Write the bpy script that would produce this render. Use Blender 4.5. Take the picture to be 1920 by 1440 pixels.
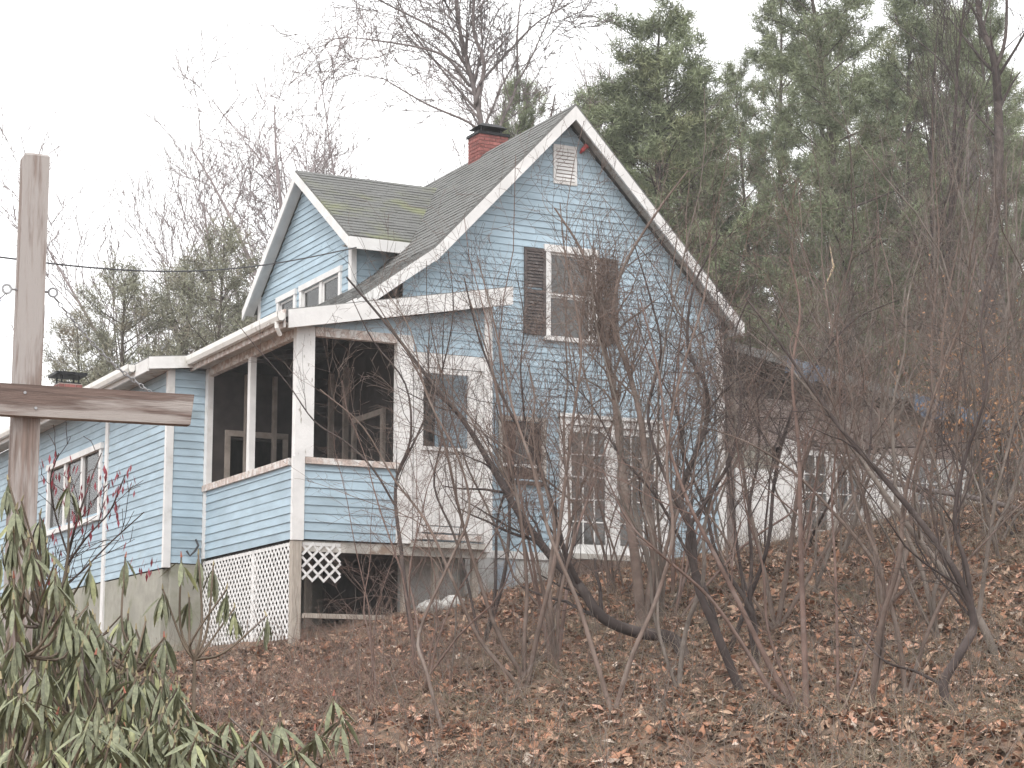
import bpy, math, random
import numpy as np
from mathutils import Vector, Matrix, Euler

for o in list(bpy.data.objects): bpy.data.objects.remove(o)
sc = bpy.context.scene
R = math.radians
EYE = 1.6

# ------------------------------------------------------------------ camera
cd = bpy.data.cameras.new('camera'); cam = bpy.data.objects.new('camera', cd)
sc.collection.objects.link(cam); sc.camera = cam
cd.sensor_width = 36.0; cd.lens = 75.0; cd.clip_start = 0.1; cd.clip_end = 3000
cam.location = (0, 0, EYE); cam.rotation_euler = (R(90 + 9.5), 0, 0)

# ------------------------------------------------------------------ overcast sky
SUN_EL, SUN_AZ = R(48), R(200)
w = bpy.data.worlds.new('World'); sc.world = w; w.use_nodes = True
nt = w.node_tree; nt.nodes.clear()
out = nt.nodes.new('ShaderNodeOutputWorld'); bg = nt.nodes.new('ShaderNodeBackground')
sky = nt.nodes.new('ShaderNodeTexSky'); sky.sky_type = 'NISHITA'; sky.sun_disc = False
sky.sun_elevation = SUN_EL; sky.sun_rotation = SUN_AZ; sky.air_density = 1.0; sky.dust_density = 4.0
hs = nt.nodes.new('ShaderNodeHueSaturation'); hs.inputs['Saturation'].default_value = 0.08
mx = nt.nodes.new('ShaderNodeMix'); mx.data_type = 'RGBA'; mx.inputs[0].default_value = 0.80   # cloud cover
mx.inputs[7].default_value = (10.4, 10.45, 10.5, 1)
nt.links.new(sky.outputs[0], hs.inputs['Color']); nt.links.new(hs.outputs[0], mx.inputs[6])
nt.links.new(mx.outputs[2], bg.inputs['Color']); nt.links.new(bg.outputs[0], out.inputs['Surface'])
bg.inputs['Strength'].default_value = 0.12

sl = bpy.data.lights.new('sun', 'SUN'); sl.energy = 1.0; sl.angle = R(20); sl.color = (1.0, 0.97, 0.93)
so = bpy.data.objects.new('sun', sl); sc.collection.objects.link(so)
so.rotation_euler = (R(90) - SUN_EL, 0, R(180) - SUN_AZ + R(0))

sc.view_settings.view_transform = 'Standard'; sc.view_settings.look = 'None'
sc.view_settings.exposure = 0.86; sc.view_settings.gamma = 1.0; sc.view_settings.use_curve_mapping = False
sc.render.engine = 'CYCLES'; sc.cycles.use_denoising = True
sc.cycles.max_bounces = 5; sc.cycles.diffuse_bounces = 3; sc.cycles.glossy_bounces = 2
sc.cycles.transmission_bounces = 4; sc.cycles.transparent_max_bounces = 12
sc.cycles.caustics_reflective = False; sc.cycles.caustics_refractive = False

C = sc.collection
# ------------------------------------------------------------------ helpers
_f, _p = 4000.0, R(9.5)
def ray(x, y):
    a = (x - 960) / _f; b = (720 - y) / _f
    return np.array([a, math.cos(_p) - b * math.sin(_p), math.sin(_p) + b * math.cos(_p)])
def at(x, y, Y):
    """world point seen in the photograph at (x, y), standing Y metres in front of the camera"""
    d = ray(x, y); d = d / d[1] * Y
    return np.array([d[0], d[1], d[2] + EYE])

_yk = np.array([-20, 6, 9, 16, 20, 24, 28, 33, 37, 45, 60, 100, 200, 900], float)
_zk = np.array([-1.6, -1.6, -1.45, -0.75, -0.20, 0.45, 1.20, 2.25, 2.55, 3.0, 3.8, 5.5, 8.0, 14.0])
def smooth(a, b, t):
    t = np.clip((t - a) / (b - a), 0, 1); return t * t * (3 - 2 * t)
def ground(X, Y):
    X = np.asarray(X, float); Y = np.asarray(Y, float)
    z = (np.interp(Y - 1.2, _yk, _zk) + 2 * np.interp(Y, _yk, _zk) + np.interp(Y + 1.2, _yk, _zk)) / 4
    k = 0.06 + 0.12 * smooth(14, 32, Y)
    z = z + k * np.clip(X, -8.5, 9)
    b = 0.07 * np.sin(X * 1.7 + 0.6 * Y) * np.sin(Y * 1.3 - 0.5 * X) + 0.05 * np.sin(X * 3.9 + 1.0) * np.sin(Y * 3.1 + X)
    b = b + 0.055 * np.sin(X * 6.3 + 1.7 * np.sin(Y * 2.2)) * np.sin(Y * 5.7 + 1.3 * np.sin(X * 2.7)) + 0.09 * np.maximum(0, np.sin(X * 2.9 + Y * 1.1) * np.sin(Y * 2.3 - X * .7)) ** 2
    b = b + 0.12 * np.sin(X * 0.55 + 2.0) * np.sin(Y * 0.6)
    return z + b * smooth(6, 12, Y) * (1 - 0.7 * smooth(30, 33, Y)) + EYE
def hit(x, y, y0=9.0, y1=60.0):
    """world point of the ground seen at a photograph pixel"""
    d = ray(x, y); d = d / d[1]
    Y = np.linspace(y0, y1, 1500)
    diff = (d[2] * Y + EYE) - ground(d[0] * Y, Y)
    k = np.argmax(diff < 0) if (diff < 0).any() else len(Y) - 1
    return np.array([d[0] * Y[k], Y[k], float(ground(d[0] * Y[k], Y[k]))])

def mesh_np(name, V, F, mats, midx=None, smooth_=False):
    """mesh from numpy verts and an (n,k) face array or a list of such arrays"""
    if not isinstance(F, list): F = [F]
    F = [f for f in F if len(f)]
    m = bpy.data.meshes.new(name)
    V = np.asarray(V, np.float32)
    m.vertices.add(len(V)); m.vertices.foreach_set('co', V.ravel())
    tot = np.concatenate([np.full(len(f), f.shape[1], np.int32) for f in F])
    loops = np.concatenate([np.asarray(f, np.int32).ravel() for f in F])
    start = np.zeros(len(tot), np.int32); start[1:] = np.cumsum(tot)[:-1]
    m.loops.add(len(loops)); m.loops.foreach_set('vertex_index', loops)
    m.polygons.add(len(tot)); m.polygons.foreach_set('loop_start', start); m.polygons.foreach_set('loop_total', tot)
    if midx is not None: m.polygons.foreach_set('material_index', np.asarray(midx, np.int32))
    if smooth_: m.polygons.foreach_set('use_smooth', np.ones(len(tot), bool))
    for mm in (mats if isinstance(mats, (list, tuple)) else [mats]): m.materials.append(mm)
    m.update(calc_edges=True); m.validate()
    return m
def link(name, mesh, parent=None, **props):
    o = bpy.data.objects.new(name, mesh); C.objects.link(o)
    if parent is not None: o.parent = parent
    for k, v in props.items(): o[k] = v
    return o
def thing(name, label, cat, loc=(0, 0, 0), rotz=0.0, group=None):
    o = bpy.data.objects.new(name, None); C.objects.link(o)
    o.empty_display_size = 0.2
    o.location = loc; o.rotation_euler = (0, 0, rotz); o['label'] = label; o['category'] = cat
    if group: o['group'] = group
    return o
def copy_tree(o, parent=None):
    c = o.copy(); C.objects.link(c); c.parent = parent
    for ch in list(o.children): copy_tree(ch, c)
    return c

class MB:
    """collects simple solids for one mesh"""
    def __init__(s): s.v = []; s.q = []; s.n = []
    def add(s, V, faces):
        b = len(s.v); s.v += [tuple(map(float, p)) for p in V]
        for f in faces: s.n.append([b + i for i in f])
        return s
    def box(s, x0, x1, y0, y1, z0, z1):
        V = [(x, y, z) for z in (z0, z1) for y in (y0, y1) for x in (x0, x1)]
        return s.add(V, [(0, 2, 3, 1), (4, 5, 7, 6), (0, 1, 5, 4), (2, 6, 7, 3), (0, 4, 6, 2), (1, 3, 7, 5)])
    def hexa(s, P):   # 8 points: bottom ring 0-3 (ccw from above), top ring 4-7
        return s.add(P, [(3, 2, 1, 0), (4, 5, 6, 7), (0, 1, 5, 4), (1, 2, 6, 5), (2, 3, 7, 6), (3, 0, 4, 7)])
    def prism(s, poly, d):   # poly: list of 3-D points, extruded by vector d
        n = len(poly); d = np.array(d)
        V = [np.array(p) for p in poly] + [np.array(p) + d for p in poly]
        return s.add(V, [tuple(range(n))[::-1], tuple(range(n, 2 * n))] + [(i, (i + 1) % n, n + (i + 1) % n, n + i) for i in range(n)])
    def bar(s, a, b, w, t, up=(0, 0, 1)):   # rectangular bar from a to b
        a = np.array(a, float); b = np.array(b, float); d = b - a; d /= np.linalg.norm(d)
        up = np.array(up, float); x = np.cross(d, up)
        if np.linalg.norm(x) < 1e-5: x = np.cross(d, (1, 0, 0))
        x /= np.linalg.norm(x); y = np.cross(x, d)
        P = []
        for c in (a, b):
            for sx, sy in ((-1, -1), (1, -1), (1, 1), (-1, 1)): P.append(c + x * sx * w / 2 + y * sy * t / 2)
        return s.add(P, [(3, 2, 1, 0), (4, 5, 6, 7), (0, 1, 5, 4), (1, 2, 6, 5), (2, 3, 7, 6), (3, 0, 4, 7)])
    def tube(s, pts, r, n=8, r2=None, cap=True):
        pts = [np.array(p, float) for p in pts]; k = len(pts); b = len(s.v)
        r2 = r if r2 is None else r2
        for i, p in enumerate(pts):
            d = pts[min(i + 1, k - 1)] - pts[max(i - 1, 0)]; d /= np.linalg.norm(d)
            x = np.cross(d, (0.13, 0.31, 0.94)); x /= np.linalg.norm(x); y = np.cross(d, x)
            rr = r + (r2 - r) * i / (k - 1)
            for j in range(n):
                a = 2 * math.pi * j / n; s.v.append(tuple(p + (x * math.cos(a) + y * math.sin(a)) * rr))
        for i in range(k - 1):
            for j in range(n):
                s.n.append([b + i * n + j, b + i * n + (j + 1) % n, b + (i + 1) * n + (j + 1) % n, b + (i + 1) * n + j])
        if cap:
            s.n.append([b + j for j in range(n)][::-1]); s.n.append([b + (k - 1) * n + j for j in range(n)])
        return s
    def torus(s, c, R0, r, ax=(1, 0, 0), n=10, m=5, stretch=1.0, long=(0, 0, 1)):
        c = np.array(c, float); ax = np.array(ax, float); ax /= np.linalg.norm(ax)
        lo = np.array(long, float); lo = lo - ax * (lo @ ax); lo /= np.linalg.norm(lo); sd = np.cross(ax, lo)
        b = len(s.v)
        for i in range(n):
            a = 2 * math.pi * i / n; rad = lo * math.cos(a) * stretch + sd * math.sin(a)
            for j in range(m):
                t = 2 * math.pi * j / m
                s.v.append(tuple(c + rad * R0 + rad / np.linalg.norm(rad) * r * math.cos(t) + ax * r * math.sin(t)))
        for i in range(n):
            for j in range(m):
                s.n.append([b + i * m + j, b + ((i + 1) % n) * m + j, b + ((i + 1) % n) * m + (j + 1) % m, b + i * m + (j + 1) % m])
        return s
    def build(s, name, mat, parent=None, **props):
        m = bpy.data.meshes.new(name); m.from_pydata(s.v, [], s.n); m.materials.append(mat); m.update()
        return link(name, m, parent, **props)

# ------------------------------------------------------------------ materials
def material(name, col, rough=0.8, var=0.15, scale=6.0, col2=None, mix2=(0.5, 0.65), scale2=3.0, bump=0.0, bscale=30.0,
             stretch=(1, 1, 1), spec=0.3, rnd=0.0, coord='Object', detail=5.0, metallic=0.0, col3=None, mix3=(0.6, 0.7), scale3=12.0, stretch2=None):
    m = bpy.data.materials.new(name); m.use_nodes = True
    t = m.node_tree; N = t.nodes; L = t.links
    b = N['Principled BSDF']; b.inputs['Roughness'].default_value = rough; b.inputs['Metallic'].default_value = metallic
    b.inputs['Specular IOR Level'].default_value = spec
    tc = N.new('ShaderNodeTexCoord'); mp = N.new('ShaderNodeMapping'); mp.inputs['Scale'].default_value = stretch
    L.new(tc.outputs[coord], mp.inputs['Vector'])
    src = mp.outputs[0]
    oi = N.new('ShaderNodeObjectInfo')
    ad = N.new('ShaderNodeVectorMath'); ad.operation = 'ADD'
    sc_ = N.new('ShaderNodeVectorMath'); sc_.operation = 'SCALE'; sc_.inputs[3].default_value = 37.0
    cb = N.new('ShaderNodeCombineXYZ')
    for i in range(3): L.new(oi.outputs['Random'], cb.inputs[i])
    L.new(cb.outputs[0], sc_.inputs[0]); L.new(src, ad.inputs[0]); L.new(sc_.outputs[0], ad.inputs[1])
    vec = ad.outputs[0] if rnd > 0 else src
    def noise(s, v=None, d=detail):
        n = N.new('ShaderNodeTexNoise'); n.inputs['Scale'].default_value = s; n.inputs['Detail'].default_value = d
        n.inputs['Roughness'].default_value = 0.6; L.new(v or vec, n.inputs['Vector']); return n.outputs[0]
    def ramp(fac, lo, hi):
        r = N.new('ShaderNodeMapRange'); r.interpolation_type = 'SMOOTHSTEP'
        r.inputs[1].default_value = lo; r.inputs[2].default_value = hi; L.new(fac, r.inputs[0]); return r.outputs[0]
    def mixc(fac, a, bcol):
        x = N.new('ShaderNodeMix'); x.data_type = 'RGBA'
        L.new(fac, x.inputs[0])
        if isinstance(a, tuple): x.inputs[6].default_value = a
        else: L.new(a, x.inputs[6])
        if isinstance(bcol, tuple): x.inputs[7].default_value = bcol
        else: L.new(bcol, x.inputs[7])
        return x.outputs[2]
    c4 = lambda c: (c[0], c[1], c[2], 1.0)
    dark = tuple(x * (1 - var) for x in col); lite = tuple(min(1, x * (1 + var)) for x in col)
    cur = mixc(ramp(noise(scale), 0.3, 0.7), c4(dark), c4(lite))
    if col2 is not None:
        v2 = None
        if stretch2:
            mp2 = N.new('ShaderNodeMapping'); mp2.inputs['Scale'].default_value = stretch2; L.new(tc.outputs[coord], mp2.inputs['Vector']); v2 = mp2.outputs[0]
        cur = mixc(ramp(noise(scale2, v2), *mix2), cur, c4(col2))
    if col3 is not None: cur = mixc(ramp(noise(scale3), *mix3), cur, c4(col3))
    if rnd > 0:
        h = N.new('ShaderNodeHueSaturation'); mr = N.new('ShaderNodeMapRange')
        mr.inputs[3].default_value = 1 - rnd; mr.inputs[4].default_value = 1 + rnd
        L.new(oi.outputs['Random'], mr.inputs[0]); L.new(mr.outputs[0], h.inputs['Value']); L.new(cur, h.inputs['Color']); cur = h.outputs[0]
    L.new(cur, b.inputs['Base Color'])
    if bump > 0:
        bn = N.new('ShaderNodeBump'); bn.inputs['Strength'].default_value = bump; bn.inputs['Distance'].default_value = 0.02
        L.new(noise(bscale), bn.inputs['Height']); L.new(bn.outputs[0], b.inputs['Normal'])
    return m

M = {}
M['blue'] = material('blue_clapboard_paint', (0.335, 0.430, 0.497), 0.75, 0.12, 1.4, col2=(0.28, 0.345, 0.37), mix2=(0.56, 0.80), scale2=1.2, rnd=0.07, stretch=(1, 1, 3), col3=(0.46, 0.54, 0.59), mix3=(0.70, 0.85), scale3=5)
M['white'] = material('weathered_white_paint', (0.66, 0.65, 0.64), 0.7, 0.08, 3.0, col2=(0.44, 0.42, 0.38), mix2=(0.58, 0.80), scale2=2.2, stretch=(1, 1, 1), rnd=0.05, bump=0.1)
M['peel'] = material('peeling_white_paint', (0.66, 0.65, 0.64), 0.75, 0.08, 3.0, col2=(0.30, 0.28, 0.25), mix2=(0.60, 0.66), scale2=16, stretch2=(1, 1, 0.25), rnd=0.05, bump=0.3)
M['rake'] = material('stained_rake_paint', (0.64, 0.63, 0.62), 0.75, 0.08, 3.0, col2=(0.20, 0.17, 0.14), mix2=(0.68, 0.72), scale2=5, rnd=0.03, bump=0.2)
M['bare'] = material('bare_pinkish_sill_wood', (0.46, 0.38, 0.34), 0.85, 0.25, 14, col2=(0.62, 0.60, 0.58), mix2=(0.45, 0.6), scale2=9, bump=0.3)
M['soffit'] = material('grey_soffit_boards', (0.40, 0.38, 0.35), 0.85, 0.2, 5, col2=(0.24, 0.18, 0.14), mix2=(0.55, 0.7), scale2=3, bump=0.2)
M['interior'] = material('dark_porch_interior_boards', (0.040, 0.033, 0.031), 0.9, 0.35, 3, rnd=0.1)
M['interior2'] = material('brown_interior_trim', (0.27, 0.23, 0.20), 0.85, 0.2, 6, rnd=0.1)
M['void'] = material('crawl_space_soil', (0.035, 0.030, 0.027), 0.95, 0.3, 5)
M['shingle'] = material('grey_asphalt_shingle', (0.14, 0.14, 0.135), 0.95, 0.2, 40, col2=(0.18, 0.19, 0.105), mix2=(0.48, 0.70), scale2=0.8, bump=0.4, bscale=60, col3=(0.24, 0.27, 0.20), mix3=(0.66, 0.74), scale3=11)
M['shingle2'] = material('plain_grey_shingle', (0.155, 0.155, 0.15), 0.95, 0.2, 40, bump=0.4, bscale=60, col2=(0.17, 0.18, 0.09), mix2=(0.66, 0.8), scale2=0.8)
M['brick'] = material('red_brick', (0.24, 0.090, 0.080), 0.9, 0.3, 12, rnd=0.22, bump=0.3)
M['mortar'] = material('mortar', (0.34, 0.29, 0.26), 0.95, 0.15, 20)
M['black'] = material('black_metal_cap', (0.02, 0.02, 0.022), 0.55, 0.2, 10, metallic=0.6)
M['shutter'] = material('faded_brown_shutter', (0.080, 0.066, 0.063), 0.85, 0.25, 8, col2=(0.15, 0.135, 0.13), mix2=(0.55, 0.7), scale2=5, rnd=0.1)
M['brownboard'] = material('stained_brown_board', (0.085, 0.055, 0.045), 0.85, 0.3, 6, col2=(0.16, 0.13, 0.11), mix2=(0.5, 0.7), scale2=4, rnd=0.15)
M['found'] = material('whitewashed_foundation', (0.50, 0.50, 0.49), 0.9, 0.15, 3, col2=(0.30, 0.29, 0.27), mix2=(0.5, 0.7), scale2=2.5, bump=0.3)
M['concrete'] = material('grey_parged_concrete', (0.30, 0.29, 0.25), 0.9, 0.15, 3, col2=(0.20, 0.20, 0.15), mix2=(0.5, 0.7), scale2=1.5, bump=0.2)
M['bluepanel'] = material('faded_blue_panel', (0.36, 0.43, 0.50), 0.8, 0.12, 3, col2=(0.50, 0.50, 0.50), mix2=(0.5, 0.7), scale2=3)
M['gutter'] = material('white_gutter_enamel', (0.68, 0.67, 0.64), 0.45, 0.06, 4, col2=(0.40, 0.38, 0.33), mix2=(0.58, 0.75), scale2=3)
M['rawwood'] = material('weathered_grey_timber', (0.34, 0.30, 0.26), 0.9, 0.2, 8, stretch=(6, 6, 0.6), rnd=0.12, bump=0.3)
M['tarp'] = material('blue_grey_tarp', (0.085, 0.115, 0.165), 0.6, 0.3, 3, col2=(0.17, 0.20, 0.24), mix2=(0.5, 0.65), scale2=4)
M['plyw'] = material('weathered_pinkish_plywood', (0.29, 0.24, 0.22), 0.9, 0.2, 3, col2=(0.38, 0.36, 0.345), mix2=(0.5, 0.7), scale2=1.5, rnd=0.08)
M['stone'] = material('pale_stone', (0.46, 0.45, 0.43), 0.9, 0.2, 6, bump=0.5, rnd=0.12)
M['wire'] = material('black_cable', (0.05, 0.05, 0.055), 0.6, 0.1, 5)
M['steel'] = material('galvanised_steel', (0.32, 0.32, 0.33), 0.5, 0.25, 20, metallic=0.7)
M['postwood'] = material('weathered_post_wood', (0.20, 0.152, 0.132), 0.85, 0.25, 5, stretch=(22, 22, 0.9), col2=(0.36, 0.33, 0.315), mix2=(0.43, 0.58), scale2=1.6, stretch2=(9, 9, 0.9), bump=0.35, bscale=18)
M['armwood'] = material('weathered_arm_wood', (0.150, 0.108, 0.094), 0.85, 0.25, 5, stretch=(0.9, 22, 22), col2=(0.34, 0.305, 0.285), mix2=(0.46, 0.60), scale2=1.5, stretch2=(0.8, 5, 9), bump=0.35, bscale=18)
M['red'] = material('faded_red_paint', (0.42, 0.06, 0.06), 0.6, 0.15, 8)

def glass_mat(name, tint=(0.85, 0.88, 0.9), dirt=0.25):
    m = bpy.data.materials.new(name); m.use_nodes = True; t = m.node_tree; N = t.nodes; L = t.links
    N.clear(); o = N.new('ShaderNodeOutputMaterial')
    tr = N.new('ShaderNodeBsdfTransparent'); tr.inputs[0].default_value = (*tint, 1)
    gl = N.new('ShaderNodeBsdfGlossy'); gl.inputs['Roughness'].default_value = 0.06
    df = N.new('ShaderNodeBsdfDiffuse'); df.inputs[0].default_value = (0.30, 0.28, 0.26, 1)
    fr = N.new('ShaderNodeFresnel'); fr.inputs[0].default_value = 1.5
    m1 = N.new('ShaderNodeMixShader'); m2 = N.new('ShaderNodeMixShader')
    tc = N.new('ShaderNodeTexCoord'); nz = N.new('ShaderNodeTexNoise'); nz.inputs['Scale'].default_value = 3
    mr = N.new('ShaderNodeMapRange'); mr.inputs[1].default_value = 0.3; mr.inputs[2].default_value = 0.75
    mr.inputs[3].default_value = dirt * 0.3; mr.inputs[4].default_value = dirt * 1.5
    L.new(tc.outputs['Object'], nz.inputs['Vector']); L.new(nz.outputs[0], mr.inputs[0])
    L.new(mr.outputs[0], m1.inputs[0]); L.new(tr.outputs[0], m1.inputs[1]); L.new(df.outputs[0], m1.inputs[2])
    L.new(fr.outputs[0], m2.inputs[0]); L.new(m1.outputs[0], m2.inputs[1]); L.new(gl.outputs[0], m2.inputs[2])
    L.new(m2.outputs[0], o.inputs[0]); return m
M['glass'] = glass_mat('dusty_window_glass')
M['glass2'] = glass_mat('clear_window_glass', (0.97, 0.97, 0.97), dirt=0.03)
M['sky_white_sheet'] = material('sky_white_window_sheet', (0.80, 0.80, 0.80), 0.9, 0.06, 5, stretch=(8, 8, 1))  # white sheet set behind glass; in the wing it paints reflected sky

# ------------------------------------------------------------------ ground
def graded(parts):
    return np.unique(np.concatenate([np.arange(a, b, s) for a, b, s in parts]))
gx = graded([(-700, -60, 40), (-60, -16, 3), (-16, 20, 0.22), (20, 60, 3), (60, 741, 40)])
gy = graded([(-60, 6, 4), (6, 14, 0.5), (14, 40, 0.22), (40, 70, 1.0), (70, 200, 8), (200, 1001, 50)])
GX, GY = np.meshgrid(gx, gy); GZ = ground(GX, GY)
rs = np.random.RandomState(4)
GZ = GZ + rs.normal(0, 0.018, GZ.shape) * ((GY > 12) & (GY < 41))
nx, ny = len(gx), len(gy)
idx = np.arange(nx * ny).reshape(ny, nx)
F = np.stack([idx[:-1, :-1], idx[:-1, 1:], idx[1:, 1:], idx[1:, :-1]], -1).reshape(-1, 4)
M['soil'] = material('leaf_covered_soil', (0.130, 0.092, 0.070), 1.0, 0.35, 1.3, col2=(0.235, 0.140, 0.095), mix2=(0.45, 0.62), scale2=6, col3=(0.060, 0.052, 0.042), mix3=(0.58, 0.72), scale3=2.2, bump=0.8, bscale=14, spec=0.1)
link('ground', mesh_np('ground', np.stack([GX, GY, GZ], -1).reshape(-1, 3), F, M['soil'], smooth_=True), kind='structure')
# ------------------------------------------------------------------ the blue house (u along the gable, v into the house)
ZB = 1.6
HX, HY, TH = 1.0943, 35.0, R(27)
house = thing('blue_house', 'abandoned light blue clapboard house with steep gable, dormer and open porch on the bank', 'house', (HX, HY, EYE + ZB), TH)
rnd = random.Random(11)
class HB(MB):
    """solids given with height above the camera's eye; stored in the house's own frame"""
    def build(s, name, mat, parent=house, **props):
        s.v = [(a, b, c - ZB) for a, b, c in s.v]
        return MB.build(s, name, mat, parent, **props)

def sub(iv, cuts):
    res = [iv]
    for a, b in cuts:
        nr = []
        for x, y in res:
            if b <= x or a >= y: nr.append((x, y)); continue
            if a > x: nr.append((x, a))
            if b < y: nr.append((b, y))
        res = nr
    return [(x, y) for x, y in res if y - x > 0.04]

def clad(name, axis, plane, z0, z1, lo, hi, openings, expo, thick=0.10, inner=None, joint=3.4, wmat=None):
    """a wall of clapboards; axis 'f' faces -v at v=plane, 's' faces -u at u=plane, 'b' faces +v; lo/hi give its ends at a height"""
    wall = HB(); boards = []
    def pt(a, off, z):
        if axis == 'f': return (a, plane - off, z)
        if axis == 's': return (plane - off, a, z)
        return (a, plane + off, z)
    z = z0
    while z < z1 - 0.01:
        zt = min(z + expo, z1); zm = (z + zt) / 2
        cuts = [(a - 0.01, b + 0.01) for a, b, c, d in openings if c < zm < d]
        l0, l1, h0, h1 = lo(z), lo(min(zt + 0.02, z1)), hi(z), hi(min(zt + 0.02, z1))
        if max(h0, h1) - min(l0, l1) < 0.05 or h0 - l0 < 0.05:
            z += expo; continue
        for a, b in sub((min(l0, l1), max(h0, h1)), cuts):
            segs = [(a, b)]
            if b - a > joint:
                c = a + (b - a) * rnd.uniform(0.25, 0.75); segs = [(a, c - 0.002), (c + 0.002, b)]
            for a_, b_ in segs:
                at_, bt_ = a_, b_; ab_, bb_ = a_, b_
                if a_ <= min(l0, l1) + 1e-6: ab_, at_ = l0, l1
                if b_ >= max(h0, h1) - 1e-6: bb_, bt_ = h0, h1
                if bb_ - ab_ < 0.02: continue
                if bt_ < at_: at_ = bt_ = (at_ + bt_) / 2
                t0 = 0.021 + rnd.uniform(-0.003, 0.005); dz0 = rnd.uniform(-0.004, 0.004); dz1 = rnd.uniform(-0.004, 0.004)
                zt2 = zt + 0.006
                P = [pt(ab_, 0.001, z + dz0), pt(bb_, 0.001, z + dz1), pt(bb_, t0, z + dz1), pt(ab_, t0, z + dz0),
                     pt(at_, 0.001, zt2), pt(bt_, 0.001, zt2), pt(bt_, 0.007, zt2), pt(at_, 0.007, zt2)]
                boards.append(P)
                q = lambda a, o, zz: pt(a, -o, zz)
                wall.hexa([q(ab_, 0.0, z), q(bb_, 0.0, z), q(bb_, thick, z), q(ab_, thick, z),
                           q(at_, 0.0, zt), q(bt_, 0.0, zt), q(bt_, thick, zt), q(at_, thick, zt)])
        z += expo
    wo = wall.build(name, wmat or M['interior'])
    for P in boards: HB().hexa(P).build('clapboard', M['blue'], wo)
    return wo

# main roof profile (top of the roof over u)
UC, ZR, SL = -0.22, 10.56, 1.05
KL = -2.80; ZKL = ZR + SL * (KL - UC); EL = -4.15; ZEL = 6.87
ER = 3.05; ZER = ZR - SL * (ER - UC)
def roof_u(z, side):
    if side > 0: return UC + (ZR - z) / SL
    if z > ZKL: return UC - (ZR - z) / SL
    return KL - (ZKL - z) * (KL - EL) / (ZKL - ZEL)
UL, UR = -3.20, 2.83
RT = 0.17      # vertical thickness of the roof
lo = lambda z: max(UL, roof_u(z + RT + 0.03, -1)) if z > 6.6 else UL
hi = lambda z: min(UR, roof_u(z + RT + 0.03, 1)) if z > 6.6 else UR
WIN = (-0.53, 0.27, 6.60, 8.05)          # upper sash window
BRW = (-1.42, -0.69, 4.17, 5.16)         # broken window
FD = (-0.36, 1.70, 3.02, 5.28)           # french doors
PWN = (-2.82, -2.63, 4.10, 5.75)         # narrow window behind the porch door
clad('gable_wall', 'f', 0.0, 3.02, 10.40, lo, hi, [WIN, BRW, FD, PWN], 0.118)

# plain walls that close the house
HB().box(UR - 0.1, UR, 0.102, 8.5, 2.4, 6.95).build('side_wall', M['blue'])
HB().box(UL + 0.03, UL + 0.1, 0.102, 8.5, 1.0, 6.9).build('side_wall', M['interior'])
b = HB(); b.prism([(UL, 8.5, 2.4), (UR, 8.5, 2.4), (UR, 8.5, 6.9), (UC, 8.5, 10.2), (UL, 8.5, 6.95)], (0, 0.1, 0)); b.build('rear_wall', M['blue'])
HB().box(UL + 0.11, UR - 0.11, 0.103, 8.49, 2.90, 2.98).build('floor', M['interior'])
HB().box(UL + 0.11, UR - 0.11, 0.103, 8.49, 6.00, 6.10).build('upper_floor', M['interior'])
b = HB(); b.box(UL + 0.11, UR - 0.11, 3.2, 3.3, 2.99, 5.99); b.build('partition', M['interior2'])

# main roof slabs
def slab(u0, z0, u1, z1, v0, v1, t):
    return [(u0, v0, z0 - t), (u1, v0, z1 - t), (u1, v1, z1 - t), (u0, v1, z0 - t), (u0, v0, z0), (u1, v0, z1), (u1, v1, z1), (u0, v1, z0)]
VF, VBK = -0.38, 8.75
roof = HB()
roof.hexa(slab(UC, ZR, ER, ZER, VF, VBK, 0.10))
roof.hexa(slab(KL, ZKL, UC, ZR, VF, VBK, 0.10))
roof.hexa(slab(EL, ZEL, KL, ZKL, VF, VBK, 0.10))
roof = roof.build('roof', M['shingle2'])
# soffit boards and rake boards under the overhang
b = HB(); b.hexa(slab(UC + 0.002, ZR - 0.105, ER - 0.04, ZER - 0.105 + 0.042, VF + 0.035, -0.03, 0.03)); b.build('soffit', M['soffit'], roof)
b = HB(); b.hexa(slab(KL, ZKL - 0.105, UC - 0.002, ZR - 0.105, VF + 0.035, -0.03, 0.03))
b.hexa(slab(EL + 0.04, ZEL - 0.075, KL - 0.002, ZKL - 0.105, VF + 0.035, -0.03, 0.03)); b.build('soffit', M['soffit'], roof)
def rake(u0, z0, u1, z1, h):
    return HB().hexa([(u0, VF - 0.012, z0 - h), (u1, VF - 0.012, z1 - h), (u1, VF + 0.03, z1 - h), (u0, VF + 0.03, z0 - h),
                      (u0, VF - 0.012, z0 - 0.045), (u1, VF - 0.012, z1 - 0.045), (u1, VF + 0.03, z1 - 0.045), (u0, VF + 0.03, z0 - 0.045)])
rake(UC + 0.001, ZR, ER, ZER, 0.28).build('rake_board', M['rake'], roof)
rake(KL + 0.001, ZKL, UC - 0.001, ZR, 0.28).build('rake_board', M['rake'], roof)
rake(EL, ZEL, KL - 0.001, ZKL, 0.26).build('rake_board', M['rake'], roof)
# drip edge along the left rake, eave boards
HB().box(EL - 0.02, EL + 0.02, VF, VBK, ZEL - 0.20, ZEL - 0.02).build('eave_board', M['white'], roof)
HB().box(ER - 0.02, ER + 0.02, VF, VBK, ZER - 0.20, ZER - 0.02).build('eave_board', M['white'], roof)

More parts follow.
